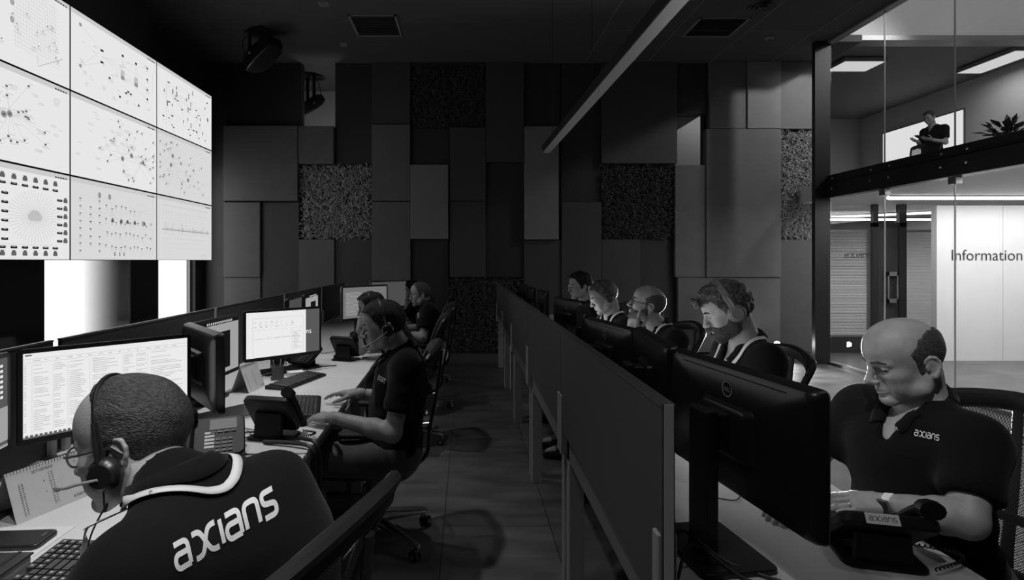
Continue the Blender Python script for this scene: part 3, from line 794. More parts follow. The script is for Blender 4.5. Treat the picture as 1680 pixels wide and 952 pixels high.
def divider(label, p0, p1, group, gap=.012, z0=.745, z1=1.19, th=.014, posts=True):
    p0, p1 = Vector(p0), Vector(p1); L = (p1 - p0).length; a = math.atan2(p1.y - p0.y, p1.x - p0.x) - rad(90)
    t = thing('privacy_screen', label, 'screen', (p0.x, p0.y, z0), a, group)
    h = z1 - z0
    MB().box(-th, th, gap, L - gap, 0, h - .008).build('panel', M['screenpanel'], t, bevel=.002, seg=1)
    MB().box(-th - .001, th + .001, gap, L - gap, h - .008, h).build('top_trim', M['screenedge'], t)
    for y in ((-.001, L - .007) if posts else ()):
        MB().box(-.010, .010, y, y + .008, 0, h).build('end_post', M['post'], t)
    for y in (.01, L - .045):
        MB().box(-.022, .022, y + (.012 if gap > .018 and y < .5 else -.012 if gap > .018 else 0), y + .035 + (.012 if gap > .018 and y < .5 else -.012 if gap > .018 else 0), -.10, .16).build('bracket', M['deskleg'], t, bevel=.003, seg=1)
    return t
ll = ['dark privacy screen of the left row at the picture edge behind the big lit monitor', 'dark privacy screen of the left row second from the camera', 'dark privacy screen of the left row third from the camera', 'dark privacy screen of the left row fourth from the camera', 'farthest dark privacy screen of the left row']
ly = [.70] + LEFT
for k in range(5): divider(ll[k], (-1.627 + lx(ly[k]), ly[k]), (-1.627 + lx(ly[k+1]), ly[k+1]), 'left row privacy screens', gap=.022, th=.008, posts=k > 1)
rl = ['large dark privacy screen of the right row nearest the camera', 'dark privacy screen of the right row second from the camera', 'dark privacy screen of the right row third from the camera', 'dark privacy screen of the right row fourth from the camera', 'farthest dark privacy screen of the right row']
for k in range(5): divider(rl[k], (.435, RIGHT[k]), (.435, RIGHT[k+1]), 'right row privacy screens', gap=.002)

# ------------------------------------------------------------------ monitors
LG, RG = 'left row monitors', 'right row monitors'
def monitor(label, near, far, ztop, zbot, style, group, back_logo=False, post=True, seed=0, base_shift=0.0, ztab=ZT):
    """screen spans from near to far (world x, y); it faces the seated people (towards +x)"""
    n_, f_ = Vector((near[0], near[1])), Vector((far[0], far[1]))
    c = (n_ + f_) / 2; w = (f_ - n_).length; h = ztop - zbot
    a = math.atan2(f_.y - n_.y, f_.x - n_.x) - rad(90)
    t = thing('monitor', label, 'monitor', (c.x, c.y, ztab), a, group)
    zc = (ztop + zbot) / 2 - ztab
    def ring(x, ww, hh, r): return [Vector((x, u, v + zc)) for u, v in rrect(ww, hh, r, 4)]
    hs = MB().loft([ring(-.058, w*.30, h*.34, .02), ring(-.054, w*.34, h*.38, .02), ring(-.041, w*.38, h*.42, .02), ring(-.039, w*.93, h*.90, .02), ring(-.034, w*.965, h*.95, .02), ring(-.022, w*.99, h*.985, .018), ring(-.004, w, h, .016), ring(0, w - .004, h - .004, .015)])
    hs = hs.build('housing', M['satin'], t, smooth=True, angle=30)
    g = .017
    bz2 = MB()
    o1 = rrect(w - .004, h - .004, .014, 4, 0, zc); i1 = rrect(w - 2*g, h - 2*g - .006, .002, 4, 0, zc + .003)
    n = len(o1)
    bz2.add([(.0008, u, v) for u, v in o1] + [(.0008, u, v) for u, v in i1], [(k, (k+1) % n, n + (k+1) % n, n + k) for k in range(n)])
    bz2.build('bezel', M['bezel'], t)
    sw, sh = w - 2*g, h - 2*g - .006; z0 = zc + .003 - sh/2
    scm = dict(sheet='mon', window='mon', grey='mongrey', dark='mondark', pale='monpale', desktop='mondesk', blank='monbright' if group == RG else 'mon')[style]
    s = MB().box(-.001, .0006, -sw/2, sw/2, z0, z0 + sh).build('screen', E[scm], t)
    if style == 'grey': pass
    r = random.Random(seed)
    def Q(mb, u0, u1, v0, v1, x=.0012):      # fractions of the screen, u from near (left) to far (right)
        mb.quad((x, -sw/2 + u0*sw, z0 + v0*sh), (x, -sw/2 + u1*sw, z0 + v0*sh), (x, -sw/2 + u1*sw, z0 + v1*sh), (x, -sw/2 + u0*sw, z0 + v1*sh))
    if style == 'sheet':
        li, ik = MB(), MB()
        cols = [0, .045, .155, .235, .36, .56, .645, .72, 1.0]
        for c_ in cols[1:-1]: Q(li, c_, c_ + .0018, .06, .86)
        for k in range(34):
            v = .085 + k*.0232
            for j in range(len(cols) - 1):
                if r.random() < .74:
                    wd = (cols[j+1] - cols[j]); l = wd*r.uniform(.3, .85) if j else wd*.3
                    Q(li, cols[j] + wd*.08, cols[j] + wd*.08 + l, v, v + .008, .0014)
        Q(li, 0, 1, .885, .889); Q(li, 0, 1, .93, .934); Q(ik, .01, .045, .968, .985)
        for k in range(15): Q(li, .05 + k*.06, .05 + k*.06 + r.uniform(.01, .04), .905, .915)
        Q(ik, 0, 1, 0, .02); 
        w2 = MB()
        for k in range(14): Q(ik, .01 + k*.025, .01 + k*.025 + .016, .02, .042, .0014)
        li.build('table_lines', E['line'], s); ik.build('task_bar', E['ink'], s)
    elif style == 'window':
        gb, li = MB(), MB()
        Q(gb, .80, 1, 0, 1)
        gb.build('desktop_area', E['mondesk'], s)
        for a_, b_, c2, d_ in ((.08, .76, .86, .865), (.08, .084, .06, .86), (.756, .76, .06, .86), (.08, .76, .60, .604), (.6, .604, .1, .6)): Q(li, a_, b_, c2, d_)
        for k in range(24): Q(li, .1 + (k % 8)*.07, .1 + (k % 8)*.07 + r.uniform(.01, .04), .66 + .05*(k//8), .665 + .05*(k//8) + r.uniform(0, .02))
        u = .1
        while u < .70: Q(li, u, u + .012, .40, .405 + abs(r.gauss(0, .008))); u += .013
        for k in range(14): Q(li, .62, .62 + r.uniform(.05, .12), .12 + k*.03, .13 + k*.03)
        li.build('window_lines', E['line'], s)
        tm = MB(); zz = z0 + sh*.44
        add_text(tm, 'ns', (.0016, -sw/2 + .805*sw, zz), (0, 1, 0), (0, 0, 1), height=.034)
        sub_label(tm.build('lettering', E['mon'], s), 'white letters ns cut off by the window')
    elif style == 'grey':
        db, li = MB(), MB(); Q(db, .38, .80, .08, .78); Q(db, 0, 1, .93, 1.0, .001); db.build('dark_window', E['monblack'], s)
        for k in range(14): Q(li, .30 + k*.04, .325 + k*.04, .945, .985, .0016)
        li.build('task_icons', E['line'], s)
    elif style == 'desktop':
        ic = MB()
        for j in range(3):
            for k in range(7): Q(ic, .80 + j*.065, .825 + j*.065, .90 - k*.058, .93 - k*.058)
        ic.build('desktop_icons', E['mon'], s)
        lo = MB(); Q(lo, 0, 1, .07, .45); Q(lo, .0, 1, .0, .03); lo.build('wallpaper_band', E['mongrey'], s)
    elif style in ('blank', 'pale'):
        li = MB()
        for k in range(20): Q(li, .06, .06 + r.uniform(.2, .7), .1 + k*.038, .108 + k*.038)
        li.build('text_lines', E['line'], s)
    MB().box(-.0405, -.037, -w*.36, w*.36, zc + h*.43, zc + h*.438).build('vent_slot', M['bezel'], hs)
    # stand: rear post and foot plate
    MB().box(-.125, -.092, -.045, .045, .012, zc + .06).box(-.1, -.05, -.04, .04, zc - .04, zc + .05).build('stand_post', M['plastic'], t, bevel=.006)
    MB().prism(rrect(.20, .26, .02, 4, -.085 + base_shift, 0), 'z', 0, .014).build('stand_base', M['plastic'], t, bevel=.003)
    if back_logo:
        lg = MB()
        cx_, cz_ = 0, zc + h*.5 - .062; R_ = .021
        ro = [(R_*math.cos(6.2832*k/28), R_*math.sin(6.2832*k/28)) for k in range(28)]
        x_ = -.0475
        def bxx(z): # back surface leans: sit on the face between the outer rings
            return -.0345
        x_ = -.0412
        lg.add([(x_, u, v + cz_) for u, v in ro] + [(x_, u*.88, v*.88 + cz_) for u, v in ro], [(k, (k+1) % 28, 28 + (k+1) % 28, 28 + k) for k in range(28)])
        wd = R_*1.35; hh = R_*.48
        add_text(lg, 'DELL', (x_, wd/2, cz_ - hh/2), (0, -1, 0), (0, 0, 1), height=hh, width=wd)
        MB().lathe([(0, 0), (R_*1.05, 0), (R_*1.05, .008), (0, .008)], (x_ + .001, 0, cz_), (1, 0, 0), 28).build('logo_disc', M['satin'], hs)
        sub_label(lg.build('logo', M['badge'], hs), 'round silver maker badge')
        bt = MB()
        for k in range(4): bt.obox((-.019, -w*.5 + .03, zc - .02 - k*.022), (1,0,0), (0,1,0), (0,0,1), .004, .005, .007 if k else .011)
        bt.build('button', M['plastic'], hs)
    return t
monitor('lit monitor with a spreadsheet behind the grey-haired man in the foreground', (-1.535, 1.87), (-1.155, 2.30), 1.196, .861, 'sheet', LG, seed=3)
monitor('monitor cut by the left picture edge with small desktop icons', (-1.43, 1.28), (-1.535, 1.845), 1.196, .861, 'desktop', LG, base_shift=.11)
monitor('monitor seen from its side and back, next to the spreadsheet monitor', (-.985, 2.235), (-1.345, 2.665), 1.204, .869, 'blank', LG, seed=8)
monitor('monitor with a black window on a grey screen, left of the window monitor', (-1.365, 2.69), (-1.345, 3.245), 1.19, .856, 'grey', LG)
monitor('lit monitor showing a white window with letters at its right side', (-1.425, 3.50), (-1.03, 3.885), 1.180, .845, 'window', LG, seed=5)
monitor('dark monitor of the third left station seen almost edge on', (-1.39, 4.28), (-1.425, 4.74), 1.205, .87, 'dark', LG)
monitor('monitor with a dark window on grey, third left station', (-1.41, 4.78), (-1.45, 5.35), 1.205, .87, 'grey', LG)
monitor('pale lit monitor beside the head of the man resting on his elbow', (-1.17, 5.12), (-.80, 5.55), 1.262, .93, 'pale', LG, seed=2)
monitor('far dark monitor of the left row near the back wall', (-1.10, 6.25), (-.72, 6.6), 1.27, .94, 'dark', LG)
monitor('large black monitor seen from behind with a round badge, right foreground', (.77, 1.16), (.682, 1.745), 1.224, .889, 'grey', RG, back_logo=True, seed=11)
monitor('black monitor seen from behind next to the large foreground one, no badge in view', (.690, 1.79), (.748, 2.35), 1.222, .887, 'blank', RG, seed=12)
monitor('black monitor seen from behind with badge, before the bald man in glasses', (.752, 2.375), (.655, 2.93), 1.205, .87, 'blank', RG, back_logo=True, seed=13)
monitor('black monitor seen from behind, pale edge below the headset man', (.715, 3.17), (.785, 3.74), 1.20, .865, 'blank', RG, seed=14)
monitor('black monitor seen from behind with badge and thin pale top edge', (.87, 3.97), (.745, 4.53), 1.205, .87, 'blank', RG, back_logo=True, seed=15)
monitor('far black monitor seen from behind, below the young man in glasses', (.78, 5.18), (.77, 5.74), 1.205, .87, 'blank', RG, seed=16)
monitor('farthest but one black monitor of the right row', (.75, 5.95), (.76, 6.50), 1.20, .865, 'dark', RG)
monitor('farthest black monitor of the right row', (.77, 6.85), (.74, 7.41), 1.20, .865, 'dark', RG)

# ------------------------------------------------------------------ mesh office chairs
def make_chair(label, loc, rz, group, base_turn=0.0):
    t = thing('office_chair', label, 'chair', loc, rz, group)
    # seat cushion: waterfall front, rounded corners
    rings = []
    for z, s_ in ((.415, .90), (.43, .98), (.455, 1.0), (.475, .97), (.485, .88)):
        rings.append([Vector((u + .02, v, z - (.03 if u > .2 else 0) * (1 if z > .44 else .4))) for u, v in rrect(.47*s_, .49*s_, .09*s_, 6)])
    MB().loft(rings).build('seat', M['fabric'], t, smooth=2)
    MB().prism(rrect(.34, .32, .05, 4), 'z', .395, .418).build('seat_pan', M['plastic'], t, bevel=.006)
    # back frame: a closed loop, wider at the top, leaning back and curving round the sitter
    def bp(u, v):            # u in -1..1 across, v in 0..1 up
        w = .185 + .05 * min(1, v*1.25)
        return Vector((-.215 - .14*v + .05*u*u + .03*math.sin(v*3.14), u*w, .56 + .50*v - .035*u*u*v))
    loop = [bp(u, v) for u, v in ((-.75,0),(0,-.01),(.75,0),(.96,.08),(1,.3),(1,.65),(1.02,.93),(.985,.985),(.9,1.0),(.5,1.005),(0,1.01),(-.5,1.005),(-.9,1.0),(-.985,.985),(-1.02,.93),(-1,.65),(-1,.3),(-.96,.08))]
    MB().tube(smooth_path(loop, 5, True), .0165, 8, closed=True).build('back_frame', M['plastic'], t, smooth=True)
    tb = smooth_path([bp(u, v) + Vector((0, 0, 0)) for u, v in ((-.97,.93),(-.6,.965),(0,.975),(.6,.965),(.97,.93))], 6)
    MB().tube(tb, [.016]*len(tb), 8, flat=1.9, up=(0,0,1)).build('top_bar', M['plastic'], t, smooth=True)
    g = MB(); N = 14
    vs = [bp(-.97 + 1.94*i/N, .01 + .97*j/N) for j in range(N+1) for i in range(N+1)]
    g.add(vs, [(j*(N+1)+i, j*(N+1)+i+1, (j+1)*(N+1)+i+1, (j+1)*(N+1)+i) for j in range(N) for i in range(N)])
    sub_label(g.build('back_mesh', M['mesh'], t, smooth=2), 'see-through black mesh')
    sp = [Vector((-.06, 0, .40)), Vector((-.20, 0, .405)), Vector((-.285, 0, .47)), Vector((-.30, 0, .60)), Vector((-.34, 0, .80)), Vector((-.365, 0, 1.02))]
    sp = smooth_path(sp, 5); MB().tube(sp, [.022 - .008*i/len(sp) for i in range(len(sp))], 8, flat=.6, up=(1,0,0)).build('spine', M['plastic'], t, smooth=True)
    lb = smooth_path([bp(u, .30) + Vector((-.012, 0, 0)) for u in (-.95, -.5, 0, .5, .95)], 4)
    MB().tube(lb, .016, 8, flat=.5, up=(1,0,0)).build('lumbar_bar', M['plastic'], t, smooth=True)
    for s_ in (-1, 1):
        ar = MB().tube(smooth_path([(-.02, s_*.20, .405), (-.02, s_*.285, .41), (-.03, s_*.30, .47), (-.04, s_*.295, .655)], 5), .017, 8, flat=1.3).build('armrest', M['plastic'], t, smooth=True)
        MB().prism(rrect(.25, .085, .035, 5, .0, s_*.293), 'z', .655, .68).build('arm_pad', M['rubber'], ar, bevel=.008)
    MB().lathe([(0,.10),(.035,.10),(.035,.16),(.026,.17),(.026,.28),(.016,.285),(.016,.40),(.07,.41),(0,.41)], seg=18).build('gas_column', M['plastic'], t, smooth=True)
    MB().obox((0,0,.385), (1,0,0), (0,1,0), (0,0,1), .13, .08, .02).build('mechanism', M['plastic'], t, bevel=.012)
    MB().tube([(.0,.06,.385), (.02,.22,.38)], .006, 6).build('lever', M['plastic'], t)
    for k in range(5):
        a = base_turn - rz + rad(36 + 72*k); d = Vector((math.cos(a), math.sin(a), 0)); n = Vector((-d.y, d.x, 0))
        def sec(r, z, w, h): return [d*r + n*u + Vector((0,0,z+v)) for u, v in rrect(w, h, min(w,h)*.4, 3)]
        lg = MB().loft([sec(.02,.125,.055,.05), sec(.07,.122,.05,.045), sec(.2,.10,.038,.032), sec(.30,.082,.03,.024), sec(.325,.078,.022,.018)]).build('leg', M['chrome'], t, smooth=True)
        cs = MB(); c = d*.315; q = a + .7*k + .4; e = Vector((math.cos(q), math.sin(q), 0)); f = Vector((-e.y, e.x, 0)); o = c + e*.016 + Vector((0,0,.028))
        for s_ in (-1, 1): cs.lathe([(0,-.009),(.024,-.009),(.028,-.004),(.028,.004),(.024,.009),(0,.009)], o + f*s_*.017, f, 18)
        cs.build('caster', M['rubber'], lg, smooth=True)
        hd = MB().lathe([(0,-.008),(.012,-.008),(.012,.008),(0,.008)], o, f, 12).tube([c + Vector((0,0,.08)), c + Vector((0,0,.05)), o + Vector((0,0,.012))], .008, 8)
        hd.lathe([(0,-.0285),(.011,-.0285),(.011,-.0265),(0,-.0265)], o, f, 12).lathe([(0,.0265),(.011,.0265),(.011,.0285),(0,.0285)], o, f, 12)
        hd.build('caster_fork', M['chrome'], lg, smooth=True)
    return t
CG = 'mesh office chairs'
chair_specs = [('black mesh office chair in the bottom foreground behind the grey-haired man', (-.52, 1.07), 163),
    ('black mesh office chair of the man typing with a headset, chrome base in view', (-.50, 2.92), 182),
    ('black mesh office chair of the man leaning on his elbow', (-.50, 4.55), 184),
    ('black mesh office chair of the man in profile with the printed shirt', (-.47, 5.62), 190),
    ('black mesh office chair at the far end of the left row', (-.52, 6.85), 180),
    ('black mesh office chair at the right picture edge behind the balding man', (1.435, 1.62), 203),
    ('black mesh office chair of the bearded man with headphones', (1.27, 2.73), 184),
    ('black mesh office chair of the bald man in glasses', (1.23, 3.80), 184),
    ('black mesh office chair of the man in a headset and lanyard', (1.25, 4.62), 184),
    ('black mesh office chair of the young man in glasses at the back', (1.28, 5.55), 184)]
CHAIRS = []
for lab, (x, y), h in chair_specs:
    if not CHAIRS: CHAIRS.append(make_chair(lab, (x, y, 0), rad(h), CG))
    else: CHAIRS.append(dup(CHAIRS[0], (x, y, 0), rad(h), lab, CG))
for k in (1,):   # the star foot of the second chair stands square to the row
    c = CHAIRS[k]
    for ch in c.children:
        if ch.name.startswith('leg'): ch.rotation_euler = (0, 0, rad(163 - 182))
dup(CHAIRS[0], (8.42, 10.25, 2.66), rad(205), 'dark office chair on the gallery beside the man with a telephone', 'gallery chair')
# ------------------------------------------------------------------ things on the desks
def keyboard(label, c, ang, length=.44, depth=.15, lit=False, cols=18):
    """long axis along local y; the typist sits on the +x side"""
    t = thing('keyboard', label, 'keyboard', (c[0], c[1], ZT + .001), ang, 'keyboards')
    MB().prism([(-depth/2, 0), (depth/2, 0), (depth/2, .010), (depth/2 - .006, .014), (-depth/2 + .006, .024), (-depth/2, .020)], 'y', -length/2, length/2).build('case', M['plastic'], t, bevel=.002)
    kh = MB(); lg = MB(); rows = 6; pw = (depth - .03) / rows; pl = (length - .03) / cols
    r = random.Random(int(abs(c[1])*1000))
    for i in range(rows):
        x = -depth/2 + .015 + pw*(i + .5); z = .022 - .0085*i/(rows-1) + .001
        j = 0
        while j < cols:
            if i == rows-1 and j == 5: span = 5
            elif j in (0, 12) and i > 1: span = 2
            else: span = 1
            span = min(span, cols - j)
            if not (i == 0 and j in (1, 6, 11)):
                y = -length/2 + .015 + pl*(j + span/2)
                kh.obox((x, y, z + .003), (1,0,-.07), (0,1,0), (.07,0,1), pw*.38, pl*span*.5 - .0028, .004)
                if lit and span == 1 and r.random() < .8:
                    lg.quad(*[(x + a*.0032, y + b*.0026, z + .0078) for a, b in ((-1,-1),(1,-1),(1,1),(-1,1))])
            j += span
    kh.build('keys', M['key'], t)
    if lg.v: lg.build('key_legends', M['keyleg'], t)
    MB().tube(smooth_path([(-depth/2, .05, .012), (-depth/2 - .05, .06, .006), (-depth/2 - .10, .02, .004), (-depth/2 - .16, .05, .004)], 5), .002, 6).build('cable', M['cable'], t)
    return t
keyboard('dark keyboard in the bottom left corner below the black notebook', (-.985, 1.235), rad(3), lit=True)
keyboard('dark keyboard under the typing hands of the headset man', (-.825, 2.80), rad(14))
keyboard('dark unused keyboard below the lit window monitor', (-1.06, 3.43), rad(-16))
keyboard('dark keyboard of the balding man beside the right foreground monitor', (1.02, 1.72), rad(4))

def desk_phone(label, loc, rz, tag_label=False, paper_keys=False, tilt=35):
    """faces local +y; receiver on the +x side; the raised back is towards -y"""
    t = thing('desk_phone', label, 'telephone', (loc[0], loc[1], ZT), rz, 'desk phones')
    f = Vector((0, math.cos(rad(tilt)), -math.sin(rad(tilt)))); up = Vector((0, math.sin(rad(tilt)), math.cos(rad(tilt))))
    ex = Vector((1, 0, 0)); c = Vector((0, 0, .026 + .098*math.sin(rad(tilt))))
    def ring(a, w, l, r): return [c + up*a + ex*u - f*v for u, v in rrect(w, l, r, 4)]
    bd = MB().loft([ring(-.020, .20, .17, .02), ring(-.012, .215, .185, .025), ring(.006, .215, .185, .025), ring(.012, .205, .175, .022)]).build('body', M['phone'], t, smooth=True, angle=30)
    MB().obox(c + up*.0125 - f*.052 + ex*-.03, ex, f, up, .048, .025, .0015).build('display', M['lcd'], t)
    kp = MB()
    for i in range(4):
        for j in range(3): kp.obox(c + up*.013 + f*(.020 + .017*i) + ex*(-.055 + .022*j), ex, f, up, .008, .0055, .003)
    for j in range(4): kp.obox(c + up*.013 - f*.016 + ex*(-.066 + .024*j), ex, f, up, .009, .004, .003)
    kp.build('keypad', M['key'], t)
    if paper_keys:
        pk = MB()
        for i in range(5): pk.obox(c + up*.0128 + f*(-.014 + .016*i) + ex*.018, ex, f, up, .017, .005, .001)
        sub_label(pk.build('key_cards', M['paper'], t), 'white speed dial cards')
    # receiver lying along the slope on the +x side
    hp = [(-.105, .024), (-.085, .034), (-.04, .040), (.04, .040), (.085, .034), (.105, .024)]
    pts = [c + ex*.088 + f*a + up*b for a, b in hp]
    MB().tube(smooth_path(pts, 5), [.018 + (.010 if (k < 7 or k > 18) else 0) for k in range(26)], 12, flat=.8).build('receiver', M['phone'], t, smooth=True)
    # foot: plate and strut
    MB().prism(rrect(.19, .15, .03, 5, 0, .01), 'z', 0, .010).build('foot_plate', M['phone'], t, bevel=.003)
    MB().loft([[Vector((u, v - .035, .008)) for u, v in rrect(.13, .02, .005, 2)], [c - up*.018 - f*.02 + Vector((u, v, 0)) for u, v in rrect(.12, .03, .005, 2)]]).build('strut', M['phone'], t)
    cd = []
    for k in range(120):
        s = k / 119; p = Vector((.115 + .10*math.sin(s*3.14)*.6, .06 - .02*s + .05*s, .030 + .0 * s)) if False else Vector((.10 + .09*math.sin(s*3.1416), .075 - .13*s, .014 + .012*math.sin(s*3.14)))
        q = s * 26 * 6.283; cd.append(p + Vector((math.cos(q)*.004, 0, math.sin(q)*.004)))
    MB().tube(cd, .0018, 5).build('coiled_cord', M['cable'], t, smooth=True)
    if tag_label:
        ctr = c - f*.0945 - up*.003 + ex*-.02
        MB().obox(ctr, ex, up, -f, .036, .0125, .0009).build('paper_label', M['paper'], bd)
        lm = flat_logo(ctr - f*.0014 - ex*.029 - up*.0045, ex, up, .0092)
        lm.build('logo', M['print'], bd)
    return t
desk_phone('black desk phone with a grey display, right of the grey-haired man', (-.965, 2.10), rad(203), paper_keys=True)
desk_phone('black desk phone standing at the desk corner, seen from behind with raised receiver', (-.835, 2.36), rad(-12), tilt=56)
desk_phone('black desk phone of the third left station, seen from behind', (-.93, 4.20), rad(-20), tilt=56)
desk_phone('black desk phone with a white company label in the right foreground', (1.045, 1.40), rad(-14), tag_label=True)
desk_phone('small dark desk phone with trailing cord below the window monitor', (-1.17, 3.96), rad(150))

def calendar(label, c, ang, w, h, month=True, seed=1):
    """tent calendar; the printed face looks along local +x"""
    t = thing('desk_calendar', label, 'calendar', (c[0], c[1], ZT), ang, 'desk calendars')
    d = .055; cv = MB()
    s = MB().obox((d*.5, 0, h*.5), (d, 0, -h), (0, 1, 0), (h, 0, d), math.hypot(d, h)/2, w/2, .0008).build('front_sheet', M['paper'], t)
    MB().obox((-d*.5, 0, h*.5), (d, 0, h), (0, 1, 0), (h, 0, -d), math.hypot(d, h)/2, w/2, .0008).build('back_sheet', M['cardgrey'], t)
    MB().box(-d, d, -w/2, w/2, .0, .0012).build('base_card', M['cardgrey'], t)
    rg = MB()
    for k in range(24):
        y = -w/2 + w*(k + .5)/24
        rg.tube([(math.cos(q)*.006, y, h - .004 + math.sin(q)*.006) for q in (6.283*i/8 for i in range(8))], .0008, 4, closed=True)
    rg.build('wire_binding', M['darkmetal'], t)
    n = Vector((h, 0, d)).normalized(); vv = Vector((-d, 0, h)).normalized()
    def P(u, v): return Vector((d, -w/2 + u*w, 0)) + vv*(v*math.hypot(d, h)) + n*.0016
    pr = MB()
    if month: add_text(pr, 'SETTEMBRE', P(.32, .84), (0, 1, 0), vv, height=.0085)
    r = random.Random(seed)
    for cu in (.12, .16, .52, .56):
        for k in range(16 if cu < .3 else 15):
            v = .70 - k*.04 if cu < .3 else .82 - .045*k - .06
            if v > .05: pr.quad(P(cu, v), P(cu + r.uniform(.012, .026), v), P(cu + .02, v + .014), P(cu, v + .014))
    for u, v in ((.44, .62), (.44, .40), (.9, .8)): pr.quad(P(u, v), P(u + .015, v), P(u + .015, v + .02), P(u, v + .02))
    pr.build('printed_dates', M['print'], s)
    flat_logo(P(.78, .09), (0, 1, 0), vv, .0055).build('logo', M['print'], s)
    return t
calendar('white tent calendar with the month SETTEMBRE in the left foreground', (-1.31, 1.695), rad(-19), .215, .138)
calendar('smaller blank looking white tent calendar below the window monitor', (-1.29, 3.24), rad(-7), .19, .15, month=False, seed=4)

def sheet(label, c, ang, w, l, group=None):
    t = tag(MB().box(-w/2, w/2, -l/2, l/2, 0, .0012).build('paper_sheet', M['paper']), label, 'paper', group)
    t.location = (c[0], c[1], ZT + .0004); t.rotation_euler = (0, 0, ang); return t
sheet('white sheet of paper under the black phone in the left foreground', (-1.215, 1.415), rad(2), .205, .30)
sheet('white paper lying behind the desk phone at the desk corner', (-1.02, 2.50), rad(25), .15, .21)
sheet('small white paper under the receiver of the third left station phone', (-1.12, 4.35), rad(40), .15, .2)
t = thing('mobile_phone', 'black mobile phone in a case on the white sheet, left foreground', 'telephone', (-1.235, 1.475, ZT + .0018), rad(94))
MB().prism(rrect(.095, .21, .018, 5), 'z', 0, .012).build('case', M['satin'], t, bevel=.004)
MB().prism(rrect(.085, .19, .012, 5), 'z', .0122, .0128).build('front_glass', M['bezel'], t)
MB().obox((.015, -.085, .0131), (1,0,0), (0,1,0), (0,0,1), .01, .0025, .0003).build('earpiece', M['lcd'], t)
t = thing('notebook', 'thick black notebook beside the keyboard in the bottom left corner', 'notebook', (-1.205, 1.255, ZT), rad(2))
MB().box(-.12, .12, -.11, .11, .002, .026).build('pages', M['cardgrey'], t)
MB().box(-.125, .125, -.115, .115, .026, .031).box(-.125, .125, -.115, .115, 0, .003).box(-.126, -.122, -.115, .115, 0, .031).build('cover', M['satin'], t, bevel=.0015)
MB().box(.085, .095, -.1155, .1155, -.0002, .0318).build('elastic_band', M['rubber'], t)
t = thing('pen_box', 'small grey cube holder in front of the lit window monitor', 'holder', (-1.215, 3.52, ZT), rad(20))
MB().box(-.038, .038, -.038, .038, 0, .004).box(-.038, -.034, -.038, .038, 0, .085).box(.034, .038, -.038, .038, 0, .085).box(-.038, .038, -.038, -.034, 0, .085).box(-.038, .038, .034, .038, 0, .085).build('body', M['red'], t)
for k, (x, y) in enumerate(((.01, .01), (-.012, -.008))): MB().tube([(x, y, .006), (x*2.2, y*2.2, .125)], .004, 8).build('pencil', M['cardgrey'], t)
t = thing('note_block', 'white block of note slips beside the grey cube holder', 'paper', (-1.13, 3.62, ZT), rad(30))
MB().box(-.05, .05, -.04, .04, 0, .03).build('slips', M['paper'], t); MB().box(-.052, .052, -.042, .042, -.0, .002).build('backing_card', M['cardgrey'], t)
t = thing('note_pad', 'dark writing pad under the side-on monitor with a pale paper edge', 'pad', (-1.16, 2.70, ZT), rad(-38))
MB().box(-.105, .105, -.15, .15, 0, .010).build('sheets', M['paper'], t); MB().box(-.107, .107, -.152, .152, .010, .013).build('cover', M['satin'], t)
keyboard('dark keyboard of the third left station', (-.98, 4.48), rad(5))
def cables(label, paths, r, m, name='cable_bundle', group='cables on the desks'):
    t = thing(name, label, 'cable', paths[0][0], group=group); o = Vector(paths[0][0])
    for p in paths: MB().tube(smooth_path([Vector(q) - o for q in p], 7), r, 6).build('cable', m, t, smooth=True)
z = ZT + .006
cables('tangle of grey and black cables between the two foreground desk phones', [[(-1.05,2.33,z),(-1.0,2.42,z+.02),(-.93,2.36,z),(-.99,2.28,z+.01),(-.90,2.24,z)], [(-1.03,2.24,z),(-.96,2.30,z+.03),(-.92,2.42,z),(-1.0,2.47,z)], [(-.90,2.20,z),(-.97,2.17,z),(-1.02,2.28,z+.02)]], .0035, M['cablegrey'])
cables('thick black cord hanging over the left desk corner', [[(-.78,2.33,z+.004),(-.68,2.28,z+.014),(-.615,2.24,z+.006),(-.595,2.23,.66),(-.60,2.24,.55)], [(-.84,2.27,z+.004),(-.72,2.24,z+.01),(-.625,2.20,z+.004),(-.605,2.19,.67),(-.61,2.20,.52)]], .009, M['cable'])
cables('loose black cables on the right foreground desk behind the screen', [[(.50,1.30,z),(.56,1.36,z+.05),(.66,1.30,z),(.78,1.22,z),(.9,1.19,z)], [(.49,1.34,z),(.55,1.41,z+.06),(.64,1.36,z+.01),(.74,1.29,z)], [(.52,1.25,z),(.58,1.27,z),(.62,1.22,z)]], .004, M['cable'])
cables('black cables under the lit window monitor', [[(-1.30,3.62,z),(-1.20,3.70,z+.02),(-1.12,3.80,z),(-1.0,3.86,z+.01),(-.94,3.95,z)], [(-1.33,3.45,z),(-1.27,3.55,z+.03),(-1.18,3.66,z)]], .004, M['cable'])
t = thing('computer_tower', 'pale grey computer case on the floor under the typing man\'s desk', 'computer', (-.98, 3.62, 0), rad(0))
MB().box(-.20, .20, -.09, .09, .01, .40).build('case', M['deskleg'], t, bevel=.006)
MB().box(.20, .212, -.085, .085, .015, .395).build('front_panel', M['lampoff'], t, bevel=.004)
MB().box(-.18, .18, -.07, .07, 0, .012).build('feet_rail', M['rubber'], t)
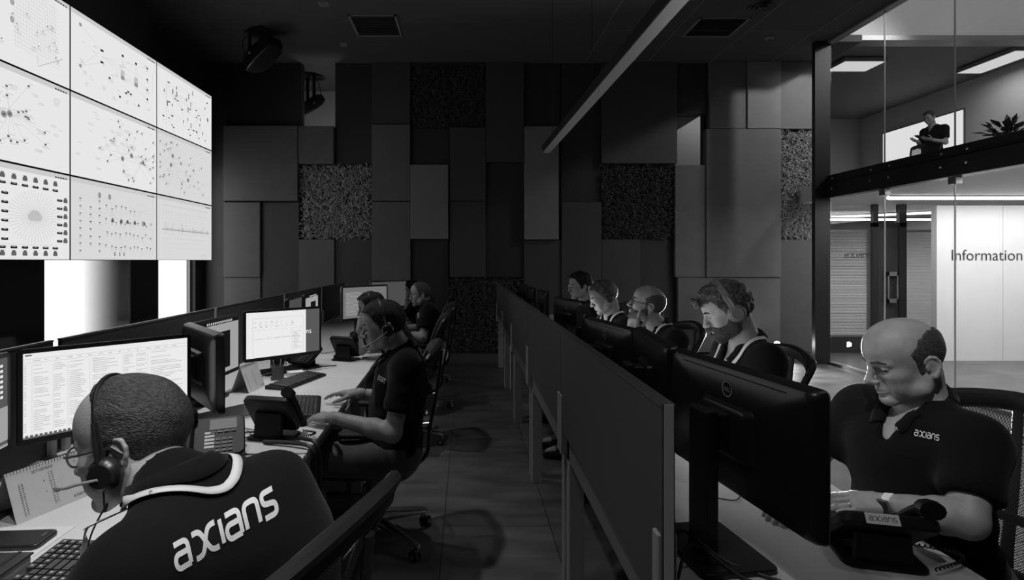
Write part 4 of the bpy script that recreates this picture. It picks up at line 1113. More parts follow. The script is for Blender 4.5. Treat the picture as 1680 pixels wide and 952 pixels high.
# plant on the gallery
random.seed(9)
t = thing('potted_plant', 'dark leafy potted plant on the gallery at the right picture edge', 'plant', (6.38, 6.5, 2.66))
MB().lathe([(0, 0), (.11, 0), (.15, .30), (.16, .31), (.14, .31), (.12, .28), (0, .28)], seg=24).build('pot', M['plastic'], t, smooth=True)
lv = MB(); st = MB()
for k in range(46):
    a = random.uniform(0, 6.28); l = random.uniform(.16, .34); e = random.uniform(.35, 1.3); d = Vector((math.cos(a)*math.cos(e), math.sin(a)*math.cos(e), math.sin(e)))
    b = Vector((random.uniform(-.05,.05), random.uniform(-.05,.05), .28)); m_ = b + d*l*.5; tip = b + d*l + Vector((d.x*.05, d.y*.05, -.05*(1.4-e)))
    st.tube([b, m_], .004, 5); sd = d.cross(Vector((0,0,1))).normalized(); w = random.uniform(.028, .045); q = (m_ + tip)/2 + Vector((0,0,.015))
    lv.add([m_, q + sd*w, tip, q - sd*w], [(0,1,2,3)])
lv.build('foliage', M['leaf'], t); st.build('stems', M['leaf'], t)
# floor spotlight behind the right row
t = thing('floor_spotlight', 'small bright spotlight low by the back wall, behind the bearded man', 'lamp', (4.78, 8.45, 0))
MB().lathe([(0,0),(.11,0),(.11,.015),(0,.02)], seg=24).build('base', M['plastic'], t, smooth=True)
MB().tube([(0,0,.015),(0,0,.17)], .012, 8).build('stem', M['plastic'], t)
dv = (Vector((1.3, 2.4, 1.3)) - Vector((4.78, 8.45, .21))).normalized()
MB().lathe([(0,-.06),(.035,-.06),(.05,.02),(.055,.05),(.048,.05),(.044,.03),(0,.03)], (0,0,.21), dv, 20).build('head', M['plastic'], t, smooth=True)
MB().lathe([(0,.031),(.043,.031),(.043,.034),(0,.034)], (0,0,.21), dv, 20).build('lens', E['spot'], t)
l = lamp('floor_spotlight_light', 'SPOT', Vector((4.78, 8.45, .21)) + dv*.06, L_SPOT, size=.05, spot=rad(112), blend=.8)
aim(l, (1.3, 2.4, 1.3))
lamp('floor_spotlight_glow', 'POINT', Vector((4.78, 8.45, .21)) + dv*.07, 5, size=.04)
l = lamp('floor_spotlight_beam', 'SPOT', Vector((4.78, 8.45, .21)) + dv*.06, L_SPOT * 9, size=.05, spot=rad(17), blend=.6)
aim(l, (1.25, 2.2, 1.38))

t = thing('pen', 'slim pale pen lying under the watch hand of the balding man', 'pen', (1.115, 1.60, ZT), rad(60))
MB().tube([(-.07, 0, .005), (.055, 0, .005)], .0042, 8).build('barrel', M['post'], t, smooth=True)
MB().tube([(.055, 0, .005), (.07, 0, .0045)], [.004, .001], 8).build('tip', M['plastic'], t, smooth=True)
MB().box(-.06, -.02, -.001, .001, .009, .0105).build('clip', M['steel'], t)
# ------------------------------------------------------------------ people: continuous bodies grown from smoothly blended volumes
F32 = np.float32
def V(*a): return np.array(a, dtype=np.float64)
def unit(v): v = np.asarray(v, float); return v / (np.linalg.norm(v) + 1e-12)

class Vol:
    """an ordered list of volumes; field() blends them smoothly on a grid"""
    def __init__(s): s.p = []; s.R = np.eye(3); s.t = np.zeros(3)
    def frame(s, R, t): s.R = np.asarray(R, float); s.t = np.asarray(t, float); return s
    def w(s, p): return s.R @ np.asarray(p, float) + s.t
    def cap(s, a, b, ra, rb, k=.01, op='+', flat=False):
        s.p.append(('c', s.w(a), s.w(b), ra, rb, k, op, flat)); return s
    def ell(s, c, r, k=.01, op='+', R=None):
        Rm = s.R if R is None else s.R @ np.asarray(R, float)
        s.p.append(('e', s.w(c), Rm, np.asarray(r, float), k, op)); return s
    def box(s, c, h, r, k=.01, op='+', R=None):
        Rm = s.R if R is None else s.R @ np.asarray(R, float)
        s.p.append(('b', s.w(c), Rm, np.asarray(h, float), r, k, op)); return s
    def bounds(s):
        lo, hi = np.full(3, 9e9), np.full(3, -9e9)
        for q in s.p:
            if q[0] == 'c':
                if q[6] == '-': continue
                for c, r in ((q[1], q[3]), (q[2], q[4])): lo = np.minimum(lo, c - r); hi = np.maximum(hi, c + r)
            else:
                if q[-1] == '-': continue
                r = np.linalg.norm(q[3]) if q[0] == 'b' else max(q[3])
                r = np.abs(q[2]) @ q[3] + (q[4] if q[0] == 'b' else 0)
                lo = np.minimum(lo, q[1] - r); hi = np.maximum(hi, q[1] + r)
        return lo, hi
    def field(s, lo, res, n, infl=0.0):
        ax = [lo[i] + res*np.arange(n[i]) for i in range(3)]
        D = np.full(n, .2, F32)
        for q in s.p:
            kind = q[0]; k = q[5] if kind == 'c' else q[-2]; op = q[6] if kind == 'c' else q[-1]
            m = k + infl + 3*res
            if kind == 'c': l = np.minimum(q[1]-q[3], q[2]-q[4]) - m; h = np.maximum(q[1]+q[3], q[2]+q[4]) + m
            else:
                r = np.abs(q[2]) @ q[3] + (q[4] if kind == 'b' else 0); l = q[1]-r-m; h = q[1]+r+m
            i0 = np.maximum(np.floor((l-lo)/res).astype(int), 0); i1 = np.minimum(np.ceil((h-lo)/res).astype(int)+1, n)
            if np.any(i1 <= i0): continue
            X = ax[0][i0[0]:i1[0]].astype(F32)[:, None, None]; Y = ax[1][i0[1]:i1[1]].astype(F32)[None, :, None]; Z = ax[2][i0[2]:i1[2]].astype(F32)[None, None, :]
            if kind == 'c':
                a, b = q[1], q[2]; d = b - a; L2 = max(d @ d, 1e-12)
                x, y, z = X-a[0], Y-a[1], Z-a[2]
                t = (x*d[0] + y*d[1] + z*d[2]) / L2; tc = np.clip(t, 0, 1)
                f = np.sqrt((x-tc*d[0])**2 + (y-tc*d[1])**2 + (z-tc*d[2])**2) - (q[3] + (q[4]-q[3])*tc)
                if q[7]: f = np.maximum(f, (t-1)*math.sqrt(L2) - infl)
            else:
                c, R, h_ = q[1], q[2], q[3]; x, y, z = X-c[0], Y-c[1], Z-c[2]
                u = [x*R[0,i] + y*R[1,i] + z*R[2,i] for i in range(3)]
                if kind == 'e':
                    k0 = np.sqrt(sum((u[i]/h_[i])**2 for i in range(3))); k1 = np.sqrt(sum((u[i]/h_[i]**2)**2 for i in range(3))) + 1e-9
                    f = k0*(k0-1)/k1
                else:
                    g = [np.abs(u[i]) - h_[i] for i in range(3)]
                    f = np.sqrt(sum(np.maximum(g[i], 0)**2 for i in range(3))) + np.minimum(np.maximum(g[0], np.maximum(g[1], g[2])), 0) - q[4]
            sl = tuple(slice(i0[i], i1[i]) for i in range(3)); A = D[sl]
            if op == '+':
                hh = np.clip(.5 + .5*(A-f)/k, 0, 1); D[sl] = A + (f-A)*hh - k*hh*(1-hh)
            else:
                hh = np.clip(.5 - .5*(A+f)/k, 0, 1); D[sl] = A + (-f-A)*hh + k*hh*(1-hh)
        return D

def nets(D, lo, res):
    """surface of a field as quads (surface nets)"""
    n = D.shape; s = D < 0
    c = np.zeros((n[0]-1, n[1]-1, n[2]-1), np.int8)
    offs = [(i, j, k) for i in (0,1) for j in (0,1) for k in (0,1)]
    cn = [slice(0, -1), slice(1, None)]
    for o in offs: c += s[tuple(cn[o[i]] for i in range(3))]
    act = (c > 0) & (c < 8); idx = np.full(c.shape, -1, np.int64); ii = np.argwhere(act); idx[act] = np.arange(len(ii))
    acc = np.zeros((len(ii), 3)); cnt = np.zeros(len(ii))
    for a in range(3):
        for o in offs:
            if o[a]: continue
            p = list(o); p[a] = 1
            d0 = D[ii[:,0]+o[0], ii[:,1]+o[1], ii[:,2]+o[2]].astype(float); d1 = D[ii[:,0]+p[0], ii[:,1]+p[1], ii[:,2]+p[2]].astype(float)
            m = (d0 < 0) != (d1 < 0); t = np.where(m, d0/(d0-d1+1e-20), 0)
            q = np.tile(np.array(o, float), (len(ii), 1)); q[:, a] = t
            acc[m] += q[m]; cnt[m] += 1
    vs = lo + res*(ii + acc/np.maximum(cnt, 1)[:, None])
    fs = []
    for a in range(3):
        b, e = (a+1) % 3, (a+2) % 3
        s0 = [slice(None)]*3; s1 = [slice(None)]*3; s0[a] = slice(0, -1); s1[a] = slice(1, None)
        ch = s[tuple(s0)] != s[tuple(s1)]; g = np.argwhere(ch)
        g = g[(g[:,b] > 0) & (g[:,e] > 0) & (g[:,b] < n[b]-1) & (g[:,e] < n[e]-1)]
        def cell(db, de):
            h = g.copy(); h[:,b] += db; h[:,e] += de; return idx[h[:,0], h[:,1], h[:,2]]
        q = np.stack([cell(-1,-1), cell(0,-1), cell(0,0), cell(-1,0)], 1)
        inside = s[g[:,0], g[:,1], g[:,2]]; q[~inside] = q[~inside][:, ::-1]
        fs.append(q)
    fs = np.concatenate(fs); fs = fs[(fs >= 0).all(1)]
    return vs, fs

def grid_for(lo, hi, res, pad=.02):
    lo = np.asarray(lo) - pad; n = np.ceil((np.asarray(hi) + pad - lo)/res).astype(int) + 1
    return lo, n

def mesh_obj(name, vs, fs, m, parent, origin, relax=1):
    vs = np.asarray(vs); fs = np.asarray(fs)
    if len(fs) == 0: return None
    used = np.unique(fs); mp = np.full(len(vs), -1); mp[used] = np.arange(len(used)); vs = vs[used]; fs = mp[fs]
    for _ in range(relax):
        s = np.zeros_like(vs); c = np.zeros(len(vs))
        for i in range(4):
            for j in ((i+1) % 4, (i-1) % 4):
                np.add.at(s, fs[:, i], vs[fs[:, j]]); np.add.at(c, fs[:, i], 1)
        vs = vs + .5*(s/c[:, None] - vs)
    me = bpy.data.meshes.new(name); vs = vs - origin
    me.vertices.add(len(vs)); me.vertices.foreach_set('co', vs.astype(F32).ravel())
    me.loops.add(fs.size); me.loops.foreach_set('vertex_index', fs.astype(np.int32).ravel())
    me.polygons.add(len(fs)); me.polygons.foreach_set('loop_start', np.arange(0, fs.size, 4, dtype=np.int32))
    me.polygons.foreach_set('use_smooth', np.ones(len(fs), bool))
    me.update(calc_edges=True); me.validate()
    me.materials.append(m)
    o = bpy.data.objects.new(name, me); COL.objects.link(o); o.parent = parent
    return o

def rot(heading, pitch=0, roll=0):
    """columns: forward, left, up; heading in degrees from +x, pitch > 0 looks down, roll > 0 leans the crown to the left"""
    h, p, r = rad(heading), rad(pitch), rad(roll)
    Rz = np.array([[math.cos(h), -math.sin(h), 0], [math.sin(h), math.cos(h), 0], [0, 0, 1]])
    Ry = np.array([[math.cos(p), 0, math.sin(p)], [0, 1, 0], [-math.sin(p), 0, math.cos(p)]])
    Rx = np.array([[1, 0, 0], [0, math.cos(r), math.sin(r)], [0, -math.sin(r), math.cos(r)]])
    return Rz @ Ry @ Rx

def sines(P, f, seed, n=5):
    r = np.random.RandomState(seed); o = 0
    for _ in range(n):
        d = r.normal(size=3); d /= np.linalg.norm(d); o = o + np.sin((P[0]*d[0] + P[1]*d[1] + P[2]*d[2])*f*r.uniform(.7, 1.4) + r.uniform(0, 6.28))
    return o / n

def head_vol(v, ear=True, nose=1.0, jaw=1.0, chub=0.0, brow=1.0):
    v.ell((-.002, 0, .036), (.098, .0765, .088), .01)
    v.ell((.022, 0, .052), (.076, .066, .070), .02)                       # forehead
    v.ell((.030, 0, -.030), (.058, .058 + .004*chub, .070), .03)           # face
    for s in (-1, 1):
        v.cap((-.008, s*.056, -.035), (.014, s*.0555, -.062), .017, .016, .03)           # jaw angle
        v.cap((.014, s*.052, -.066), (.074*jaw, s*.014, -.094), .016, .014, .022)         # jaw line
        v.ell((.058, s*.040, -.016), (.026, .022, .018), .02)            # cheek bone
        v.ell((.060, s*.034, -.050), (.022, .022 + .004*chub, .026), .02)           # cheek
    v.ell((.080*jaw, 0, -.090), (.016, .022, .017), .016)                  # chin
    v.cap((.080, 0, -.062), (.078, 0, -.070), .018, .016, .015)
    for s in (-1, 1):
        v.ell((.097, s*.031, .006), (.018, .019, .0115), .014, '-')        # eye sockets
        v.cap((.0885, s*.010, .0245), (.074, s*.046, .0235), .0085*brow, .0065, .012)      # brow ridge
    for s in (-1, 1):
        v.ell((.0755, s*.031, .0075), (.0135, .0150, .0125), .003)          # lids over the eyeballs
        v.cap((.0865, s*.024, .0055), (.083, s*.040, .005), .0018, .0014, .002, '-')     # lid line
    v.cap((.093, 0, .020), (.1135*nose, 0, -.024), .0070, .0100, .010)       # nose bridge
    v.ell((.1145*nose, 0, -.0275), (.0115, .0105, .0095), .006)
    for s in (-1, 1):
        v.ell((.1035, s*.0115, -.0305), (.0110, .0070, .0075), .005)       # nostril wings
        v.ell((.106, s*.0062, -.0385), (.0052, .0034, .0035), .003, '-')
    v.cap((.0915, 0, -.042), (.0935, 0, -.050), .008, .008, .01)
    for s in (-1, 1):                                                   # lips and the line between them
        v.cap((.0965, 0, -.0555), (.0835, s*.0225, -.0600), .0058, .0026, .004)
        v.cap((.0945, 0, -.0675), (.0835, s*.0205, -.0620), .0070, .0030, .004)
        v.cap((.1025, 0, -.0612), (.087, s*.023, -.0612), .0016, .0012, .002, '-')
    v.ell((.094, 0, -.0775), (.012, .018, .004), .008, '-')
    if ear:
        for s in (-1, 1):
            R = rot(0, 0) @ np.array([[.97, 0, -.24], [0, 1, 0], [.24, 0, .97]]) 
            c = np.array([-.012, s*.0715, -.004])
            def e(x, z, y=0): return c + np.array([x, s*(y + .007 - .22*x), z])
            ring = [(-.002, .028), (-.014, .024), (-.0205, .011), (-.019, -.004), (-.011, -.017), (-.003, -.028)]
            fr = [(-.002, .028), (.010, .024), (.0145, .014)]
            v.ell(e(-.004, .004, -.004), (.0165, .006, .025), .005)
            for q in (ring, fr):
                for a, b in zip(q[:-1], q[1:]): v.cap(e(*a), e(*b), .0042, .0042, .003)
            v.ell(e(-.002, -.026), (.008, .005, .009), .004)
            v.ell(e(.001, -.001, .007), (.008, .006, .011), .003, '-')
            v.cap(e(.011, .004, .001), e(.011, -.006, .001), .004, .004, .003)

def hand_vol(v, wrist, d, back, side, curl=.35, spread=.06, sc=1.0, fists=None, thumb=None):
    """d: towards the knuckles, back: out of the back of the hand, side: +1 if the thumb is on the left of d seen from the back"""
    d = unit(d); n = unit(np.asarray(back) - d*np.dot(back, d)); s = np.cross(n, d)*side      # s points to the thumb side
    W = np.asarray(wrist, float)
    def P(a, b, c): return W + sc*(d*a + s*b + n*c)
    R = np.stack([d, s, n], 1); v0 = v.R, v.t; v.frame(np.eye(3), np.zeros(3))
    v.box(P(.050, .000, -.002), np.array([.032, .026, .004])*sc, .011*sc, .012, R=R)
    v.cap(P(-.02, 0, 0), P(.03, 0, 0), .022*sc, .021*sc, .02)
    v.ell(P(.030, .024, -.010), np.array([.028, .016, .015])*sc, .014, R=R)
    L = (( .029, (.044, .027, .021), .0088), (.0095, (.048, .030, .023), .0092), (-.0105, (.045, .028, .022), .0087), (-.0285, (.036, .022, .020), .0078))
    for i, (b, ls, r) in enumerate(L):
        cu = curl[i] if isinstance(curl, (list, tuple)) else curl
        p = P(.084 - (.006 if i == 3 else .002 if i == 0 else 0), b, .001); ang = cu*.6; sp = spread*(1.5 - i)
        v.cap(P(.05, b*.85, 0), p, r*sc*1.05, r*sc*1.1, .008)
        for j, l in enumerate(ls):
            dd = unit(d*math.cos(ang)*math.cos(sp) + s*math.sin(sp) - n*math.sin(ang))
            q = p + dd*l*sc; v.cap(p, q, r*sc*(1 - .10*j), r*sc*(.92 - .10*j), .0035); p = q; ang += cu*(1.0 if j == 0 else .7)
    th = thumb or (.62, .70, -.30)
    p = P(.018, .026, -.008); dd = unit(d*th[0] + s*th[1] + n*th[2]); q = p + dd*.042*sc; v.cap(p, q, .0125*sc, .0105*sc, .010)
    dd = unit(d*(th[0]+.35) + s*th[1]*.6 + n*(th[2] - .05)); p2 = q + dd*.032*sc; v.cap(q, p2, .0105*sc, .0095*sc, .004)
    dd = unit(d*(th[0]+.5) + s*th[1]*.35 + n*(th[2] - .15)); v.cap(p2, p2 + dd*.024*sc, .0095*sc, .0075*sc, .004)
    v.frame(*v0)
    tips = P(.12, 0, 0)
    return n, s, d

def pw(x, pts):
    return np.interp(x, [p[0] for p in pts], [p[1] for p in pts])

HAIRLINE = [(-.14,-.085),(-.07,-.070),(-.045,-.050),(-.034,-.012),(-.024,.018),(-.006,.022),(.004,-.012),(.020,-.016),(.028,.016),(.044,.040),(.054,.060),(.066,.078),(.085,.086),(.14,.092)]

def bvh_of(o):
    mw = o.matrix_world if False else Matrix.Translation(o.parent.location)
    me = o.data; return BVHTree.FromPolygons([mw @ v.co for v in me.vertices], [tuple(p.vertices) for p in me.polygons])

def person(name, label, S):
    """S: joints in world coordinates and looks; returns the root"""
    root_xy = S['pel']; org = np.array([root_xy[0], root_xy[1], S.get('floor', 0.0)])
    t = thing('person', label, 'person', tuple(org))
    lod = S.get('lod', 1.0)
    sl, sr, pel = (np.asarray(S[k], float) for k in ('sl', 'sr', 'pel'))
    ms = (sl + sr)/2; lat = unit(sl - sr); up0 = unit(ms - pel); fwd = unit(np.cross(lat, up0)); up = np.cross(fwd, lat)
    TR = np.stack([fwd, lat, up], 1)
    hc = np.asarray(S['hc'], float); HR = rot(S['hh'], S.get('hp', 0), S.get('hr', 0)); hs = S.get('hs', 1.0)
    build = S.get('build', 1.0); belly = S.get('belly', 1.0)
    nb = np.asarray(S['nb'], float) if 'nb' in S else ms + up*.045 + fwd*-.005
    skull = hc + HR @ np.array([-.022, 0, -.045])
    # ---- body
    b = Vol()
    I3 = (np.eye(3), np.zeros(3))
    tor = Vol()
    def torso(v):
        v.frame(*I3)
        tl = np.linalg.norm(ms - pel)
        v.ell(pel + up*.02, (.125*belly, .175*build, .13), .04, R=TR)
        v.ell(pel + up*tl*.36 + fwd*.015*belly, (.118*belly, .158*build*(.6+.4*belly), .16), .07, R=TR)
        v.ell(pel + up*tl*.68 + fwd*.008, (.118*build, .168*build, .17), .07, R=TR)
        v.cap(sl - lat*.05 - up*.012, sr + lat*.05 - up*.012, .052*build, .052*build, .07)
        v.ell(ms - up*.075 - lat*0 + fwd*.03, (.085, .15*build, .085), .06, R=TR)
        for s in (sl, sr): v.ell(s - up*.012, (.050*build, .050*build, .054*build), .045, R=TR)
        for s in (sl, sr): v.cap(nb - up*.01 + (skull-nb)*.12, s*.72 + ms*.28, .043, .044, .05)
    torso(b)
    b.cap(nb - up*.03, skull, .060*S.get('neck', 1), .056*S.get('neck', 1), .03)
    arms = {}
    for k, sh in (('l', sl), ('r', sr)):
        el, wr = np.asarray(S['e'+k], float), np.asarray(S['w'+k], float)
        mid = sh + (el-sh)*.45
        b.cap(sh, mid, .046*build, .046*build, .03); b.cap(mid, el, .045*build, .038*build, .02)
        fm = el + (wr-el)*.30
        b.cap(el, fm, .040*build, .043*build, .02); b.cap(fm, wr, .042*build, .0265, .02)
        arms[k] = (sh, el, wr)
        hd = S['hand_'+k]
        hand_vol(b, wr + unit(wr-el)*.008, hd['d'], hd['n'], 1 if k == 'r' else -1, hd.get('curl', .35), hd.get('spread', .06), hd.get('sc', 1.0), thumb=hd.get('thumb'))
    legs = S['legs']
    tv = Vol()
    for k, sgn in (('l', 1), ('r', -1)):
        hip = pel + lat*sgn*.085; kn, an = (np.asarray(q, float) for q in legs[k])
        foot = np.asarray(legs.get('f'+k, an + unit(V(fwd[0], fwd[1], 0))*.15 + V(0, 0, -.06)), float)
        b.cap(hip, kn, .075, .050, .03); b.cap(kn, an, .050, .036, .03); b.cap(an, foot, .036, .030, .02)
        tv.cap(hip, kn, .086*build, .062, .04); tv.cap(kn, an + V(0,0,.02), .062, .058, .03, flat=True)
    b.frame(HR * hs, hc); 
    b.R = HR
    hv = Vol(); hv.frame(HR, hc); head_vol(hv, nose=S.get('nose', 1), jaw=S.get('jaw', 1), chub=S.get('chub', 0), brow=S.get('brow', 1))
    b.p += hv.p; b.frame(*I3)
    lo, hi = b.bounds()
    hb = (hc + HR @ np.array([.01, 0, .0]) - .155, hc + HR @ np.array([.01, 0, .0]) + .155)
    boxes = [(hb[0], hb[1], .0030*lod)]
    for k in 'lr':
        wr = arms[k][2]; d = unit(S['hand_'+k]['d']); c = wr + d*.085
        boxes.append((np.minimum(wr - .035, c - .115), np.maximum(wr + .035, c + .115), .0034*lod))
    res = .0078*lod
    vs_all, fs_all, off = [], [], 0
    l2, n = grid_for(lo, hi, res); D = b.field(l2, res, n); vs, fs = nets(D, l2, res)
    cen = vs[fs].mean(1); keep = np.ones(len(fs), bool)
    for blo, bhi, _ in boxes: keep &= ~((cen > blo) & (cen < bhi)).all(1)
    vs_all.append(vs); fs_all.append(fs[keep]); off += len(vs)
    done = []
    for blo, bhi, r_ in boxes:
        l3 = blo - res*1.2; n3 = np.ceil((bhi - blo + res*2.4)/r_).astype(int) + 1
        D3 = b.field(l3, r_, n3); v3, f3 = nets(D3, l3, r_); c3 = v3[f3].mean(1)
        k3 = np.ones(len(f3), bool)
        for q in done: k3 &= ~((c3 > q[0]) & (c3 < q[1])).all(1)
        vs_all.append(v3); fs_all.append(f3[k3] + off); off += len(v3); done.append((blo, bhi))
    body = mesh_obj('body', np.concatenate(vs_all), np.concatenate(fs_all), M[S.get('skin', 'skin')], t, org)
    # ---- polo shirt
    sv = Vol(); torso(sv)
    for k in 'lr':
        sh, el, wr = arms[k]; q = S.get('sleeve', .62); e2 = sh + (el-sh)*q
        sv.cap(sh, e2, .050*build, .054*build, .035, flat=True)
    neck = (nb - up*.05, skull)
    # hem at the hips
    l4, h4 = sv.bounds(); l4, n4 = grid_for(l4, h4, .0075*lod, .03); D4 = sv.field(l4, .0075*lod, n4, .012)
    P = np.meshgrid(*[l4[i] + .0075*lod*np.arange(n4[i]) for i in range(3)], indexing='ij', sparse=True)
    low = np.clip(1 - (P[2] - pel[2])/ (ms[2]-pel[2] + 1e-6), 0, 1)
    fold = sines((P[0], P[1], P[2]*1.6), 46, S.get('seed', 1), 4)
    D4 = D4 - .0125 - (.003 + .004*low)*fold
    for k in 'lr':
        sh, el, wr = arms[k]
    hz = (P[0]-pel[0])*up[0] + (P[1]-pel[1])*up[1] + (P[2]-pel[2])*up[2]
    D4 = np.maximum(D4, -hz - .075)
    a, d = neck[0], neck[1]-neck[0]; L = np.linalg.norm(d); dd = d/L
    x, y, z = P[0]-a[0], P[1]-a[1], P[2]-a[2]; tt = x*dd[0] + y*dd[1] + z*dd[2]
    rr = np.sqrt(np.maximum((x-tt*dd[0])**2 + (y-tt*dd[1])**2 + (z-tt*dd[2])**2, 0))
    D4 = np.maximum(D4, np.minimum((.062 - rr), (tt + .0)*1.0 + 0*rr) if False else np.where(tt > .02, .064 - rr, -1))
    if S.get('open', True):                      # the unbuttoned neck opening
        fx = x*fwd[0] + y*fwd[1] + z*fwd[2]; lt = np.abs(x*lat[0] + y*lat[1] + z*lat[2]); uu = x*up[0] + y*up[1] + z*up[2]
        vd = S.get('vdepth', .04); wedge = np.minimum(np.minimum((.012 + .45*(uu + vd)) - lt, fx - .01), vd + .01 + uu)
        D4 = np.maximum(D4, np.where(fx > .01, wedge, -1))
    vs, fs = nets(D4.astype(F32), l4, .0075*lod)
    shirt = mesh_obj('polo_shirt', vs, fs, M['shirt'], t, org, relax=2)
    # collar: a folded band standing round the neck, points lying on the shirt in front
    if S.get('collar', True):
        bv = bvh_of(shirt); N = 60; rows = [[] for _ in range(6)]
        cd = unit(dd*.6 + up*.4); opened = S.get('open', True); amax = 180.0 if opened else 172.0
        for i in range(N + 1):
            ph = -amax + 2*amax*i/N; s_ = 1 if ph > 0 else -1; c = math.cos(rad(ph)); sn = math.sin(rad(ph))
            tf = max(0, (abs(ph) - 85)/(180 - 85)) if opened else 0
            h0 = .028 + .022*(c if not opened else max(c, 0))
            rdir = -fwd*c + lat*sn; f0 = nb + cd*h0 + rdir*.065
            if tf > 0:
                S0 = nb + cd*.028 + lat*s_*.065; S1 = nb + fwd*.075 + lat*s_*.062 + up*.004; S2 = nb + fwd*.13 + lat*s_*.012 - up*(S.get('vdepth', .04) + .012)
                f0 = S0*(1-tf)**2 + S1*2*tf*(1-tf) + S2*tf*tf
                q, nn, _, ds = bv.find_nearest(Vector(f0))
                if q is not None and tf > .35: f0 = np.array(q + nn*.008)*min(1, (tf-.35)*4) + f0*(1 - min(1, (tf-.35)*4))
            w_ = min(1, tf*2.2); od = unit(rdir*(1-w_) + (lat*s_*.92 - up*.30 + fwd*.18)*w_); dn = -cd*(1-w_) - up*.35*w_
            tip = 1 + .25*max(0, 1 - abs(tf - .85)/.4) if opened else 1
            for j, (dr, dh) in enumerate(((-.0045, .034), (-.0025, .012), (0, 0), (.005, .003), (.013, .017), (.021, .031))):
                if j < 2: p = f0 + (-rdir if tf == 0 else -od)*(-dr)*1.0 + (-cd if tf == 0 else -fwd*.6 - cd*.3)*dh*(1 - .6*w_)
                else: p = f0 + od*(dr*(1 + .15*w_)*tip) + dn*dh*(1 - .2*w_)
                if j >= 3:
                    q, nn, _, ds = bv.find_nearest(Vector(p))
                    if q is not None and (Vector(p) - q).dot(nn) < .004 + .001*(5-j) or (q is not None and w_ > .7 and j == 5): p = np.array(q + nn*(.004 + .001*(5-j)))
                rows[j].append(p - org)
        mb = MB().add([v for r_ in rows for v in r_], [(j*(N+1)+i, j*(N+1)+i+1, (j+1)*(N+1)+i+1, (j+1)*(N+1)+i) for j in range(len(rows)-1) for i in range(N)])
        co = mb.build('collar', M['shirt'], t, smooth=2); sm = co.modifiers.new('thickness', 'SOLIDIFY'); sm.thickness = .003; sm.offset = 0
    # ---- trousers and shoes
    tv.ell(pel + up*.005, (.132*belly, .18*build, .13), .05, R=TR)
    l6, h6 = tv.bounds(); r6 = .011*lod; l6, n6 = grid_for(l6, h6, r6, .03); D6 = tv.field(l6, r6, n6, .01)
    P6 = np.meshgrid(*[l6[i] + r6*np.arange(n6[i]) for i in range(3)], indexing='ij', sparse=True)
    D6 = D6 - .010 - .006*sines(P6, 42, 7, 4)
    hz = (P6[0]-pel[0])*up[0] + (P6[1]-pel[1])*up[1] + (P6[2]-pel[2])*up[2]; D6 = np.maximum(D6, hz - .07)
    vs, fs = nets(D6.astype(F32), l6, r6); mesh_obj('trousers', vs, fs, M['trousers'], t, org, relax=1)
    for k in 'lr':
        kn, an = (np.asarray(q, float) for q in legs[k]); foot = np.asarray(legs.get('f'+k, an + unit(V(fwd[0], fwd[1], 0))*.15 + V(0, 0, -.06)), float)
        fd = unit(V(foot[0]-an[0], foot[1]-an[1], 0)); so = V(an[0], an[1], org[2] + .04)
        fv = Vol(); fv.cap(so - fd*.035 + V(0,0,.008), so + fd*.08 + V(0,0,.0), .043, .045, .02); fv.cap(so + fd*.06, so + fd*.165 - V(0,0,.006), .046, .034, .03); fv.cap(so - fd*.01, an + V(0,0,.02), .045, .046, .03)
        l7, h7 = fv.bounds(); r7 = .008*lod; l7, n7 = grid_for(l7, h7, r7); D7 = fv.field(l7, r7, n7)
        zz = (l7[2] + r7*np.arange(n7[2]))[None, None, :]; D7 = np.maximum(D7, org[2] + .002 - zz).astype(F32)
        vs, fs = nets(D7, l7, r7); mesh_obj('shoe', vs, fs, M['shoe'], t, org, relax=0)
    # ---- hair, beard, brows in head coordinates
    def head_shell(nm, mt, infl, region, noise=(0, 60, 3), r_=None, relax=1, lo_=(-.15,-.13,-.15), hi_=(.15,.13,.17), vol=None):
        r_ = (r_ or .0030)*lod; l8, n8 = grid_for(np.array(lo_), np.array(hi_), r_, 0)
        hvl = Vol(); hvl.frame(np.eye(3), np.zeros(3)); (vol or head_vol)(hvl) if vol else head_vol(hvl, ear=False, nose=S.get('nose',1), jaw=S.get('jaw',1), chub=S.get('chub',0), brow=S.get('brow',1))
        D8 = hvl.field(l8, r_, n8, abs(infl) + .02)
        P8 = np.meshgrid(*[l8[i] + r_*np.arange(n8[i]) for i in range(3)], indexing='ij', sparse=True)
        X, Y, Z = P8
        th = infl(X, Y, Z) if callable(infl) else infl
        nz = noise[0]*sines((X, Y, Z), noise[1], noise[2], 6) if noise[0] else 0
        D8 = np.maximum(D8 - th - nz, region(X, Y, Z))
        vs, fs = nets(D8.astype(F32), l8, r_)
        if len(fs) == 0: return None
        vs = vs @ HR.T + hc
        return mesh_obj(nm, vs, fs, M[mt], t, org, relax=relax)
    S['_head_shell'] = head_shell
    hair = S.get('hair')
    jag = lambda X, Y, Z: .004*sines((X, Y, Z), 210, 11, 4)
